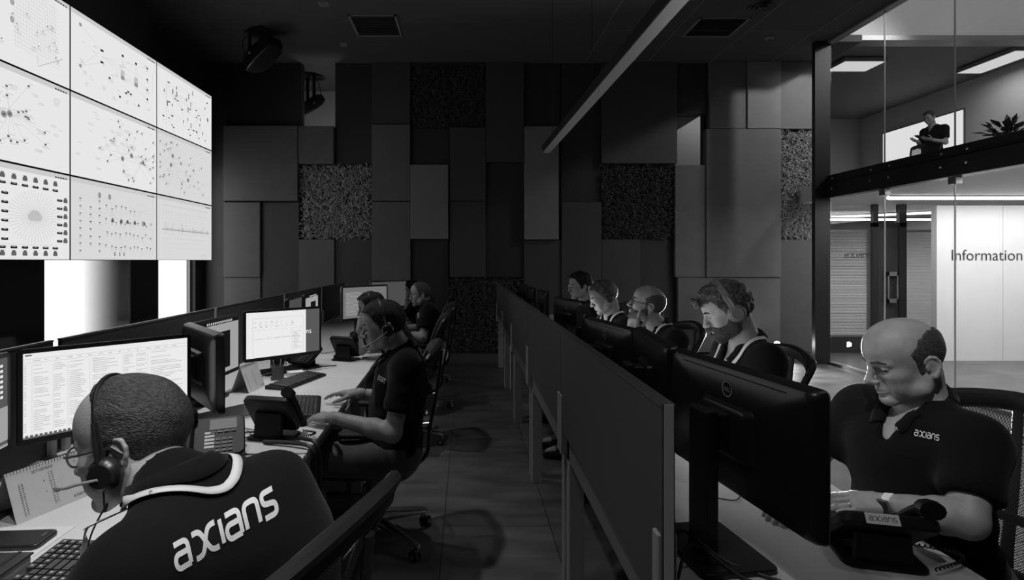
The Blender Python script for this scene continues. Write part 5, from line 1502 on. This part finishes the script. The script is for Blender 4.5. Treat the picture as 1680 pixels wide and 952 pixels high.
    if hair == 'short':
        head_shell('hair', S.get('hairmat', 'hairdark'), .0065, lambda X, Y, Z: (pw(X, S.get('hairline', HAIRLINE)) - Z + jag(X, Y, Z))*.75, (.0022, 120, 4))
    elif hair == 'full':
        head_shell('hair', S.get('hairmat', 'hairdark'), S.get('hairthick', .016), lambda X, Y, Z: (pw(X, S.get('hairline', HAIRLINE)) - Z + jag(X, Y, Z))*.75, (.006, 85, 6))
    elif hair == 'curly':
        head_shell('hair', S.get('hairmat', 'hairbrown'), .0, lambda X, Y, Z: (pw(X, S.get('hairline', HAIRLINE)) - Z + jag(X, Y, Z))*.75 - np.where((X > .06) & (Z > .05), .02, 0), (.0085, 120, 9), vol=None) if False else \
        head_shell('hair', S.get('hairmat', 'hairbrown'), .015, lambda X, Y, Z: (pw(X, S.get('hairline', HAIRLINE)) - Z - np.where(X > .07, .012, 0) + 2*jag(X, Y, Z))*.75, (.011, 125, 9), r_=.0028, relax=0)
        # the quiff falling over the forehead
        q = Vol(); rr_ = np.random.RandomState(3)
        for k in range(26):
            c = V(.098 + rr_.uniform(-.012, .022), rr_.uniform(-.045, .045), .082 + rr_.uniform(-.018, .020))
            q.ell(c, (rr_.uniform(.010, .016), rr_.uniform(.008, .014), rr_.uniform(.008, .013)), .006, R=rot(rr_.uniform(0, 360), rr_.uniform(-40, 40)))
        l9, h9 = q.bounds(); l9, n9 = grid_for(l9, h9, .0028); vs, fs = nets(q.field(l9, .0028, n9), l9, .0028)
        mesh_obj('forelock', vs @ HR.T + hc, fs, M['hairbrown'], t, org)
    elif hair == 'fringe':      # bald crown, cropped at the sides and back
        def reg(X, Y, Z):
            side = pw(X, [(-.14,-.085),(-.07,-.072),(-.045,-.052),(-.034,-.012),(-.024,.020),(-.006,.024),(.002,-.014),(.016,-.018),(.020,.012),(.024,.03),(.14,.2)]) - Z
            top = Z - pw(X, [(-.14,.02),(-.10,.072),(-.07,.088),(-.03,.085),(.0,.070),(.02,.052),(.03,.040)])
            return np.maximum(np.maximum(side, top), X - .027)*.7 + jag(X, Y, Z)
        head_shell('hair', S.get('hairmat', 'hairshort'), .0030, reg, (.0010, 160, 4), r_=.0026)
    if S.get('beard'):
        full = S['beard'] == 'full'
        def regb(X, Y, Z):
            u = Z - pw(X, [(-.03,.0),(-.006,.012),(.010,.004),(.022,-.022),(.045,-.046),(.070,-.044),(.085,-.041),(.12,-.041)])
            lips = .020 - np.sqrt(((X-.098)*1.0)**2 + (Y*.72)**2 + ((Z+.0615)*2.1)**2)
            return np.maximum(np.maximum(u, -.012 - X), lips)*.8 + .6*jag(X, Y, Z)
        head_shell('beard', 'stubble', .010 if full else .0035, regb, (.0032 if full else .001, 150, 5), r_=.0027, relax=0)
    if S.get('brows', True):
        def br(vv):
            for s in (-1, 1):
                vv.cap((.0985, s*.012, .0275), (.0920, s*.030, .0310), .0042, .0042, .004); vv.cap((.0920, s*.030, .0310), (.0815, s*.047, .0265), .0042, .0028, .004)
        v = Vol(); br(v); l9, h9 = v.bounds(); l9, n9 = grid_for(l9, h9, .0014); vs, fs = nets(v.field(l9, .0014, n9), l9, .0014)
        mesh_obj('eyebrows', vs @ HR.T + hc, fs, M['hairdark'] if not hair == 'fringe' else M['hairshort'], t, org)
        mb = MB()
        for s in (-1, 1):
            pts = [HR @ np.array(p) + hc - org for p in ((.0868, s*.0195, .0050), (.0888, s*.026, .0038), (.0882, s*.033, .0032), (.0845, s*.040, .0038), (.0795, s*.0445, .0055))]
            mb.tube(smooth_path(pts, 4), .0012, 6)
        mb.build('eyelashes', M['hairdark'], t, smooth=True)
    S['_t'], S['_org'], S['_HR'], S['_hc'], S['_shirt'], S['_body'], S['_fwd'], S['_lat'], S['_up'], S['_nb'], S['_arms'] = t, org, HR, hc, shirt, body, fwd, lat, up, nb, arms
    return t

def H(S, p): return Vector(S['_HR'] @ np.array(p, float) + S['_hc'] - S['_org'])
def Hd(S, p): return Vector(S['_HR'] @ np.array(p, float))

def glasses(S, dark=True, rim=.0016):
    m = M['plastic' if dark else 'steel']; mb = MB(); ln = MB()
    for s in (-1, 1):
        pts = []
        for k in range(20):
            q = 6.283*k/20; pts.append(H(S, (.1045 - .010*abs(math.cos(q)*.024*s + s*.033)/.05, s*.033 + .0235*math.cos(q), .004 + .0175*math.sin(q))))
        mb.tube(pts, rim, 6, closed=True)
        ln.add(pts, [tuple(range(20))])
        mb.tube([H(S, (.098, s*.056, .010)), H(S, (.085, s*.068, .010)), H(S, (.04, s*.0785, .010)), H(S, (-.008, s*.0830, .012)), H(S, (-.026, s*.083, -.004))], rim*1.1, 6)
    mb.tube([H(S, (.1015, -.0105, .008)), H(S, (.1055, 0, .011)), H(S, (.1015, .0105, .008))], rim, 6)
    g = mb.build('spectacles', m, S['_t'], smooth=True); ln.build('lenses', M['lens'], g)
    sub_label(g, 'dark framed spectacles' if dark else 'thin metal spectacles')

def headset(S, side=1, both=True, mic=True, big=False, tilt=0.0, cx=-.012, cz=-.008, bz=-.070):
    """band over the crown, ear cushions, microphone boom on one side (+1 left)"""
    t = S['_t']; m = M['plastic']
    rb = .0045 if not big else .011
    R_ = .088 if not big else .098
    pts = []
    for k in range(25):
        q = math.pi*k/24; y = math.cos(q)*R_; z = .004 + math.sin(q)*(.136 if big else .1325); pts.append(H(S, (cx + tilt*max(0, z) + (.014 if big else .02)*math.sin(q), y, z)))
    band = MB().tube(pts, rb, 8, flat=(1.5 if big else 1.3)).build('headband', M['lcd'] if big else m, t, smooth=True)
    sub_label(band, 'grey padded headphone band' if big else 'thin dark headset band')
    for s in (-1, 1):
        if not both and s != side: 
            MB().lathe([(0,0),(.02,0),(.02,.008),(0,.01)], H(S, (-.012, s*.083, .02)), Hd(S, (0, s, 0)), 14).build('temple_pad', m, band, smooth=True); continue
        rr = .037 if big else .029
        c = H(S, (cx, s*.082, cz)); a = Hd(S, (0, s, 0))
        cup = MB().lathe([(0,0),(rr,0),(rr*1.05,.008),(rr*.95,.018)] + ([(rr*.86,.028),(rr*.6,.033),(rr*.55,.031),(0,.031)] if big else [(rr*.7,.024),(0,.025)]), c, a, 24).build('ear_cup', M['lcd'] if big else M['satin'], band, smooth=True)
        if big:
            MB().tube([H(S, (-.012, s*.103, .02)), H(S, (-.010, s*.104, .05)), H(S, (-.006, s*.097, .07))], .010, 8, flat=.6).build('yoke', M['lcd'], band, smooth=True)
        else:
            MB().tube([H(S, (cx, s*.100, cz + .008)), H(S, (cx, s*.101, cz + .04)), H(S, (cx + .002, s*.092, .060))], .006, 8, flat=.7).build('yoke', M['satin'], band, smooth=True)
    if mic:
        s = side
        b = smooth_path([H(S, (cx + .002, s*.106, cz - .004)), H(S, (cx + .042, s*.104, cz + (bz-cz)*.42)), H(S, (.078, s*.090, cz + (bz-cz)*.8)), H(S, (.116, s*.060, bz))], 6)
        MB().tube(b, [.0028]*(len(b)-3) + [.004,.006,.0062], 8).build('microphone_boom', M['cablegrey'] if mic == 'pale' else m, band, smooth=True)
        nbv = Vector(S['_nb'] - S['_org']); f = Vector(S['_fwd']); l = Vector(S['_lat']); u = Vector(S['_up'])
        w = smooth_path([H(S, (cx, s*.100, cz - .022)), H(S, (cx + .006, s*.098, -.09)), nbv + l*s*.075 + f*.07 - u*.01, nbv + l*s*.06 + f*.135 - u*.10, nbv + l*s*.04 + f*.15 - u*.25], 6)
        MB().tube(w, .0016, 6).build('headset_cord', m, band, smooth=True)

def ribbon(S, name, pts, width, m, off=.004, label=None, logos=0):
    """a flat ribbon laid over the shirt along world points"""
    bv = bvh_of(S['_shirt']); org = Vector(S['_org']); P = smooth_path(pts, 8); L, R = [], []
    ctr = []
    for i, p in enumerate(P):
        q, n, _, dist = bv.find_nearest(p)
        if q is None: q, n = p, Vector((0,0,1))
        if dist > .06: q = p; 
        ctr.append((q, n))
    for i, (q, n) in enumerate(ctr):
        tdir = (ctr[min(i+1, len(ctr)-1)][0] - ctr[max(i-1, 0)][0]).normalized(); sd = tdir.cross(n).normalized()
        L.append(q + n*off + sd*width/2 - org); R.append(q + n*off - sd*width/2 - org)
    k = len(L); mb = MB().add(L + R, [(i, i+1, k+i+1, k+i) for i in range(k-1)])
    o = mb.build(name, m, S['_t'], smooth=2); sm = o.modifiers.new('thickness', 'SOLIDIFY'); sm.thickness = .0014
    if label: sub_label(o, label)
    return o, ctr

def print_logo(S, p_left, p_right, p_up, thick=.16, n=5, target='_shirt', off=.0016, label='white company name print', m='logo'):
    """the company name printed on the cloth: baseline from p_left to p_right, x-height vector p_up (pixels of the photograph), dropped onto the cloth"""
    bv = bvh_of(S[target]); org = Vector(S['_org']); eye = Vector((0, 0, EYE))
    pl, pr, pu = Vector(p_left), Vector(p_right), Vector(p_up)
    def place(u, v):
        q = pl + (pr-pl)*u + pu*v
        d = Vector(((q.x-CX)/FPX, 1, -(q.y-CY)/FPX)).normalized(); loc, nn, _, _ = bv.ray_cast(eye, d)
        return None if loc is None else loc - d*off - org
    mb, _ = logo_mesh(place, thick=thick, n=n)
    if mb.v: sub_label(mb.build('logo', M[m], S[target]), label)
# ------------------------------------------------------------------ the people
def sit_legs(pel, heading, spread=.11, reach=.42, kz=.52, tuck=.04):
    f = V(math.cos(rad(heading)), math.sin(rad(heading)), 0); l = V(-f[1], f[0], 0); p = np.asarray(pel, float); out = {}
    for k, s in (('l', 1), ('r', -1)):
        kn = V(p[0], p[1], 0) + f*reach + l*s*spread + V(0, 0, kz); an = kn - f*tuck + V(0, 0, .095 - kz)
        out[k] = (kn, an); out['f'+k] = an + f*.15 + V(0, 0, -.05)
    return out
def wp(px, py, Y): return np.array(Wp(px, py, Y))
flat = dict(n=(0, 0, 1))
GREYLINE = [(-.14,-.085),(-.07,-.072),(-.045,-.052),(-.034,-.012),(-.024,.018),(-.006,.022),(.002,-.012),(.016,-.016),(.022,.020),(.034,.055),(.046,.088),(.055,.105),(.066,.108),(.14,.13)]
RECEDED = [(-.14,-.085),(-.07,-.072),(-.045,-.052),(-.034,-.012),(-.024,.018),(-.008,.022),(-.002,-.012),(.008,-.016),(.012,.030),(.018,.070),(.030,.100),(.045,.116),(.06,.14),(.14,.2)]

# grey-haired man in the left foreground, seen over his shoulder
A = dict(hc=wp(225, 727, 1.045), hh=180, hp=13, hr=-4, nb=V(-.525, .985, 1.10), sl=V(-.488, .785, 1.045), sr=V(-.395, 1.125, 1.035), pel=V(-.37, 1.06, .55),
    el=V(-.63, .70, .80), wl=V(-.86, .82, .785), er=V(-.58, 1.22, .80), wr=V(-.83, 1.14, .785),
    hand_l=dict(d=(-1, .35, -.12), n=(0, 0, 1), curl=.45), hand_r=dict(d=(-1, -.1, -.12), n=(0, 0, 1), curl=.45),
    hair='short', hairmat='hairgrey', seed=2, open=False, chub=.6, belly=1.1, build=1.02, hairline=RECEDED, legs=sit_legs((-.37, 1.06), 165))
person('person', 'grey-haired man in the left foreground with spectacles and headset, seen over his shoulder', A)
glasses(A, False, .0021); headset(A, 1, True, 'pale', cx=.006, cz=-.030, bz=-.040)
n_ = A['nb']; f_, l_, u_ = A['_fwd'], A['_lat'], A['_up']
ribA, ctrA = ribbon(A, 'lanyard', [n_ + l_*.03 + f_*.17 - u_*.12, n_ + l_*.10 + f_*.06 + u_*.0, n_ + l_*.095 - f_*.04 + u_*.02, n_ + l_*.05 - f_*.095 + u_*.015, n_ - f_*.115 + u_*.01, n_ - l_*.05 - f_*.095 + u_*.015, n_ - l_*.095 - f_*.04 + u_*.02, n_ - l_*.10 + f_*.06, n_ - l_*.03 + f_*.17 - u_*.12], .018, M['lanyard'], .009, 'white lanyard ribbon round the collar')
A['_lan'] = ribA
print_logo(A, (292, 936, 0), (456, 840, 0), (-9, -39, 0), thick=.235)
print_logo(A, (246, 812, 0), (285, 795, 0), (-3, -8, 0), thick=.2, label='dark company name on the ribbon', target='_lan', m='print')

# man with a headset typing, second in the left row
B = dict(hc=wp(632, 536, 2.62), hh=187, hp=10, nb=V(-.315, 2.665, 1.075), sl=V(-.275, 2.485, 1.02), sr=V(-.315, 2.845, 1.02), pel=V(-.40, 2.72, .56),
    el=V(-.325, 2.40, .745), wl=wp(548, 686, 2.48), er=V(-.36, 2.93, .76), wr=wp(588, 646, 2.88),
    hand_l=dict(d=(-.95, .55, -.10), n=(.1, -.25, 1), curl=[.35,.28,.32,.40]), hand_r=dict(d=(-1, .35, -.05), n=(0, .1, 1), curl=.25, spread=.09),
    skin='skindark', hair='short', hairmat='hairdark', seed=4, legs=sit_legs((-.40, 2.72), 183, reach=.44, kz=.545))
B['pel'] = V(-.36, 2.72, .56); B['legs'] = sit_legs((-.36, 2.72), 183, reach=.45, kz=.55)
person('person', 'man with dark hair and headset typing at the second desk of the left row', B)
headset(B, 1, True, 'pale')
print_logo(B, (619, 622, 0), (631, 629, 0), (2.2, -6, 0), thick=.2)

# man leaning on his elbow with a raised finger, behind him
C_ = dict(hc=wp(611, 506, 4.30), hh=188, hp=12, hr=0, nb=V(-.62, 4.33, 1.035), sl=V(-.615, 4.16, .985), sr=V(-.60, 4.50, .985), pel=V(-.44, 4.40, .56),
    el=wp(592, 584, 4.22) + V(0, 0, .045), wl=wp(590, 541, 4.22), er=V(-.70, 4.58, .79), wr=V(-.90, 4.50, .785),
    hand_l=dict(d=(.06, .16, 1), n=(-.85, -.5, .1), curl=[.04, .95, 1.05, 1.1], sc=1.0, thumb=(.75, .45, -.45)), hand_r=dict(d=(-1, 0, -.1), n=(0, 0, 1), curl=.4),
    lod=1.15, skin='skindark', hair='full', hairthick=.010, seed=5, legs=sit_legs((-.44, 4.40), 182))
person('person', 'dark-haired man leaning on his elbow with a finger raised to his temple, left row', C_)
headset(C_, 1, True, False)

# man in profile with the print on his sleeve
D_ = dict(hc=wp(691, 484, 5.5), hh=184, hp=6, nb=V(-.395, 5.52, 1.075), sl=V(-.37, 5.33, 1.015), sr=V(-.38, 5.70, 1.015), pel=V(-.33, 5.55, .56),
    el=V(-.42, 5.20, .77), wl=V(-.66, 5.28, .80), er=V(-.50, 5.80, .78), wr=V(-.72, 5.70, .80),
    hand_l=dict(d=(-1, .1, -.1), n=(0, 0, 1), curl=.4), hand_r=dict(d=(-1, -.1, -.1), n=(0, 0, 1), curl=.4),
    lod=1.3, skin='skindark', hair='short', hairmat='hairshort', hairline=GREYLINE, seed=6, legs=sit_legs((-.33, 5.55), 182), chub=.5, build=1.05)
person('person', 'fair-skinned man in profile with cropped hair and printed dark shirt, farther left row', D_)
print_logo(D_, (669, 528, 0), (687, 521, 0), (.5, -7, 0), thick=.22)

# man half hidden behind him, hand at his face
E_ = dict(hc=wp(676, 478, 6.65), hh=190, hp=8, nb=V(-.60, 6.68, 1.04), sl=V(-.60, 6.50, .985), sr=V(-.60, 6.84, .985), pel=V(-.46, 6.72, .56),
    el=V(-.76, 6.44, .785), wl=wp(667, 504, 6.52), er=V(-.70, 6.92, .78), wr=V(-.92, 6.82, .785),
    hand_l=dict(d=(-.05, .2, 1), n=(-.85, -.4, .1), curl=[.05, .9, 1.0, 1.0], thumb=(.75, .45, -.45)), hand_r=dict(d=(-1, 0, -.1), n=(0, 0, 1), curl=.4),
    lod=1.45, skin='skindark', hair='full', hairthick=.014, seed=7, legs=sit_legs((-.46, 6.72), 182))
person('person', 'dark-haired man at the far left row end, hand at his face, half hidden', E_)

# balding man in the right foreground
F = dict(hc=wp(1487, 592, 1.58), hh=175, hp=18, hr=3, nb=V(1.325, 1.60, 1.085), sl=V(1.335, 1.435, 1.025), sr=V(1.265, 1.76, 1.035), pel=V(1.42, 1.66, .56),
    el=V(1.24, 1.36, .855), wl=wp(1462, 826, 1.575), er=V(1.175, 1.87, .82), wr=V(1.02, 1.66, .80),
    hand_l=dict(d=(-.92, .32, -.10), n=(-.12, -.30, 1), curl=[.30, .32, .36, .42]), hand_r=dict(d=(-.75, -.35, -.12), n=(0, 0, 1), curl=.45),
    hair='fringe', hairmat='hairshort', seed=8, vdepth=.002, legs=sit_legs((1.42, 1.66), 195), belly=1.05, build=1.04, brow=1.15)
person('person', 'balding man in a black polo shirt working at the right foreground desk', F)
print_logo(F, (1500, 714, 0), (1540, 723, 0), (1.2, -8.5, 0), thick=.2)
a_, e_, w_ = F['_arms']['l']; ax = unit(w_ - e_); cW = w_ - ax*.012 - F['_org']
wt = MB(); pp = []
vc = unit(np.array([0, 0, EYE]) - w_); n1_ = unit(vc - ax*np.dot(vc, ax)); n2_ = np.cross(ax, n1_)
n1_, n2_ = unit(n1_*.8 - V(0, 0, .35)), None; n1_ = unit(n1_ - ax*np.dot(n1_, ax)); n2_ = np.cross(ax, n1_)
for k in range(24):
    q = 6.283*k/24; pp.append(Vector(cW + (n1_*math.cos(q)*.0305 + n2_*math.sin(q)*.0305)))
for sft in (-.011, -.0075, -.004, 0, .004, .0075, .011): wt.tube([p + Vector(ax*sft) for p in pp], .0024, 6, closed=True)
st_ = wt.build('wristwatch_strap', M['strap'], F['_t'], smooth=True); sub_label(st_, 'white watch strap')
dW = Vector(cW + n1_*.034); MB().obox(dW, Vector(ax), Vector(n2_), Vector(n1_), .018, .020, .005).build('watch_case', M['steel'], st_, bevel=.003)
MB().obox(dW + Vector(n1_*.0052), Vector(ax), Vector(n2_), Vector(n1_), .0155, .0175, .0008).build('watch_face', M['bezel'], st_)
# wedding ring on the ring finger
hd = F['hand_l']; d_ = unit(hd['d']); nn_ = unit(np.array(hd['n'], float) - d_*np.dot(d_, hd['n'])); ss_ = np.cross(nn_, d_)*-1
w0 = w_ + unit(w_ - e_)*.008 - F['_org']; rc_ = w0 + d_*.102 + ss_*-.0105 - nn_*.002
MB().tube([Vector(rc_ + (ss_*math.cos(6.283*k/16) + nn_*math.sin(6.283*k/16))*.0102) for k in range(16)], .0016, 6, closed=True).build('ring', M['chrome'], F['_t'], smooth=True)
for by in (679, 703):
    dB = Vector(((1474 - CX)/FPX, 1, -(by - CY)/FPX)).normalized(); hit = bvh_of(F['_shirt']).ray_cast(Vector((0, 0, EYE)), dB)
    if hit[0]: MB().lathe([(0,0),(.006,0),(.0055,.0035),(0,.004)], hit[0] - Vector(F['_org']) - dB*.002, -dB, 14).build('button', M['lanyard'], F['_shirt'], smooth=True)

# bearded man with large headphones
G = dict(hc=wp(1195, 510, 2.43), hh=166, hp=24, hr=0, nb=V(1.255, 2.46, 1.14), sl=V(1.265, 2.30, 1.08), sr=V(1.255, 2.63, 1.08), pel=V(1.33, 2.52, .57),
    el=V(1.22, 2.18, .80), wl=V(1.0, 2.24, .80), er=V(1.20, 2.74, .81), wr=V(1.0, 2.62, .80),
    hand_l=dict(d=(-1, .2, -.1), n=(0, 0, 1), curl=.4), hand_r=dict(d=(-1, -.2, -.1), n=(0, 0, 1), curl=.4),
    hair='curly', hairmat='hairbrown', beard='full', seed=9, legs=sit_legs((1.33, 2.52), 178), build=1.02)
person('person', 'bearded man with wavy hair and large headphones looking down, right row', G)
headset(G, 1, True, False, big=True)
n_ = G['nb']; f_, l_, u_ = G['_fwd'], G['_lat'], G['_up']
ribbon(G, 'lanyard', [n_ + l_*.025 + f_*.17 - u_*.26, n_ + l_*.055 + f_*.14 - u_*.12, n_ + l_*.095 + f_*.06 - u_*.005, n_ + l_*.075 - f_*.045 + u_*.02, n_ - f_*.085 + u_*.015, n_ - l_*.075 - f_*.045 + u_*.02, n_ - l_*.095 + f_*.06 - u_*.005, n_ - l_*.055 + f_*.14 - u_*.12, n_ - l_*.02 + f_*.17 - u_*.26], .020, M['lanyard'], .006, 'white lanyard ribbon')

# bald man in glasses, chin in hand, looking up
H_ = dict(hc=wp(1063, 502, 3.46), hh=163, hp=-16, hr=0, nb=V(1.225, 3.50, 1.09), sl=V(1.275, 3.325, 1.015), sr=V(1.24, 3.68, 1.02), pel=V(1.24, 3.58, .56),
    el=V(1.05, 3.22, .80), wl=wp(1037, 549, 3.34), er=V(1.15, 3.76, .80), wr=V(.98, 3.62, .80),
    hand_l=dict(d=(.22, .22, 1), n=(-.8, -.6, .2), curl=[.06, .9, 1.0, 1.05], thumb=(.75, .50, -.45)), hand_r=dict(d=(-1, -.2, -.1), n=(0, 0, 1), curl=.4),
    lod=1.1, hair='fringe', hairmat='hairshort', beard='stubble', skin='skindark', seed=10, legs=sit_legs((1.24, 3.58), 180))
person('person', 'bald man in dark glasses resting his chin on his hand and looking up, right row', H_)
glasses(H_, True, .0026)
n_ = H_['nb']; f_, l_, u_ = H_['_fwd'], H_['_lat'], H_['_up']
ribbon(H_, 'lanyard', [n_ + l_*.05 + f_*.14 - u_*.12, n_ + l_*.095 + f_*.05 - u_*.0, n_ + l_*.075 - f_*.045 + u_*.02, n_ - f_*.085 + u_*.015, n_ - l_*.075 - f_*.045 + u_*.02, n_ - l_*.09 + f_*.06, n_ - l_*.05 + f_*.14 - u_*.12], .018, M['lanyard'], .006, 'pale lanyard ribbon')

# man in headset and lanyard
I_ = dict(hc=wp(993, 488, 4.05), hh=176, hp=20, hr=0, nb=V(1.085, 4.08, 1.10), sl=V(1.145, 3.90, 1.03), sr=V(1.09, 4.26, 1.035), pel=V(1.15, 4.28, .57),
    el=V(1.10, 3.82, .79), wl=V(.98, 3.90, .80), er=V(1.05, 4.40, .79), wr=V(.95, 4.25, .80),
    hand_l=dict(d=(-1, .2, -.1), n=(0, 0, 1), curl=.4), hand_r=dict(d=(-1, -.2, -.1), n=(0, 0, 1), curl=.4),
    lod=1.2, hair='short', hairmat='hairbrown', skin='skindark', seed=11, legs=sit_legs((1.15, 4.28), 180))
person('person', 'man with headset, spectacles and white lanyard looking down, right row', I_)
glasses(I_, False, .0022); headset(I_, 1, True, False)
n_ = I_['nb']; f_, l_, u_ = I_['_fwd'], I_['_lat'], I_['_up']
ribbon(I_, 'lanyard', [n_ + l_*.02 + f_*.17 - u_*.26, n_ + l_*.05 + f_*.14 - u_*.12, n_ + l_*.095 + f_*.06 - u_*.005, n_ + l_*.075 - f_*.045 + u_*.02, n_ - f_*.085 + u_*.015, n_ - l_*.075 - f_*.045 + u_*.02, n_ - l_*.095 + f_*.06 - u_*.005, n_ - l_*.05 + f_*.14 - u_*.12, n_ - l_*.02 + f_*.17 - u_*.26], .018, M['lanyard'], .006, 'white lanyard ribbon')
print_logo(I_, (986, 518, 0), (992, 521, 0), (.6, -3, 0), thick=.3)

# young man in glasses at the back
J_ = dict(hc=wp(953, 470, 5.05), hh=184, hp=6, hr=0, nb=V(1.105, 5.08, 1.12), sl=V(1.15, 4.91, 1.06), sr=V(1.12, 5.25, 1.06), pel=V(1.20, 5.22, .58),
    el=V(1.12, 4.80, .82), wl=V(.97, 4.90, .80), er=V(1.05, 5.36, .82), wr=V(.94, 5.22, .80),
    hand_l=dict(d=(-1, .2, -.1), n=(0, 0, 1), curl=.4), hand_r=dict(d=(-1, -.2, -.1), n=(0, 0, 1), curl=.4),
    lod=1.3, hair='full', hairthick=.016, hairmat='hairdark', skin='skindark', seed=12, legs=sit_legs((1.20, 5.22), 180), build=.95)
person('person', 'young man with dark hair and thin spectacles at the back of the right row', J_)
glasses(J_, False, .0022)

# man on the gallery looking at a telephone
K_ = dict(floor=2.66, hc=wp(1525, 193, 10.4), hh=196, hp=24, hr=0, nb=V(8.85, 10.42, 4.045), sl=V(8.93, 10.25, 3.985), sr=V(8.82, 10.58, 3.985), pel=V(8.86, 10.44, 3.49),
    el=V(8.90, 10.20, 3.70), wl=V(8.66, 10.22, 3.76), er=V(8.80, 10.63, 3.70), wr=V(8.60, 10.46, 3.77),
    hand_l=dict(d=(-1, .1, .12), n=(0, -.35, -1), curl=.35), hand_r=dict(d=(-1, -.15, .1), n=(0, .5, -.8), curl=.4),
    lod=1.5, hair='short', hairmat='hairgrey', skin='skindark', seed=13,
    legs=dict(l=(V(8.86, 10.35, 3.10), V(8.88, 10.35, 2.76)), r=(V(8.84, 10.53, 3.10), V(8.86, 10.53, 2.76)), fl=V(8.73, 10.30, 2.70), fr=V(8.71, 10.48, 2.70)))
person('person', 'man standing on the gallery looking down at a telephone in his hands', K_)
t = thing('mobile_phone', 'small telephone held by the man on the gallery', 'telephone', (8.50, 10.33, 3.835), rad(200))
MB().obox((0, 0, 0), (1, 0, .3), (0, 1, 0), (-.3, 0, 1), .075, .036, .004).build('case', M['satin'], t, bevel=.002)
MB().obox((-.0015, 0, .005), (1, 0, .3), (0, 1, 0), (-.3, 0, 1), .068, .032, .0004).build('screen', E['mongrey'], t)
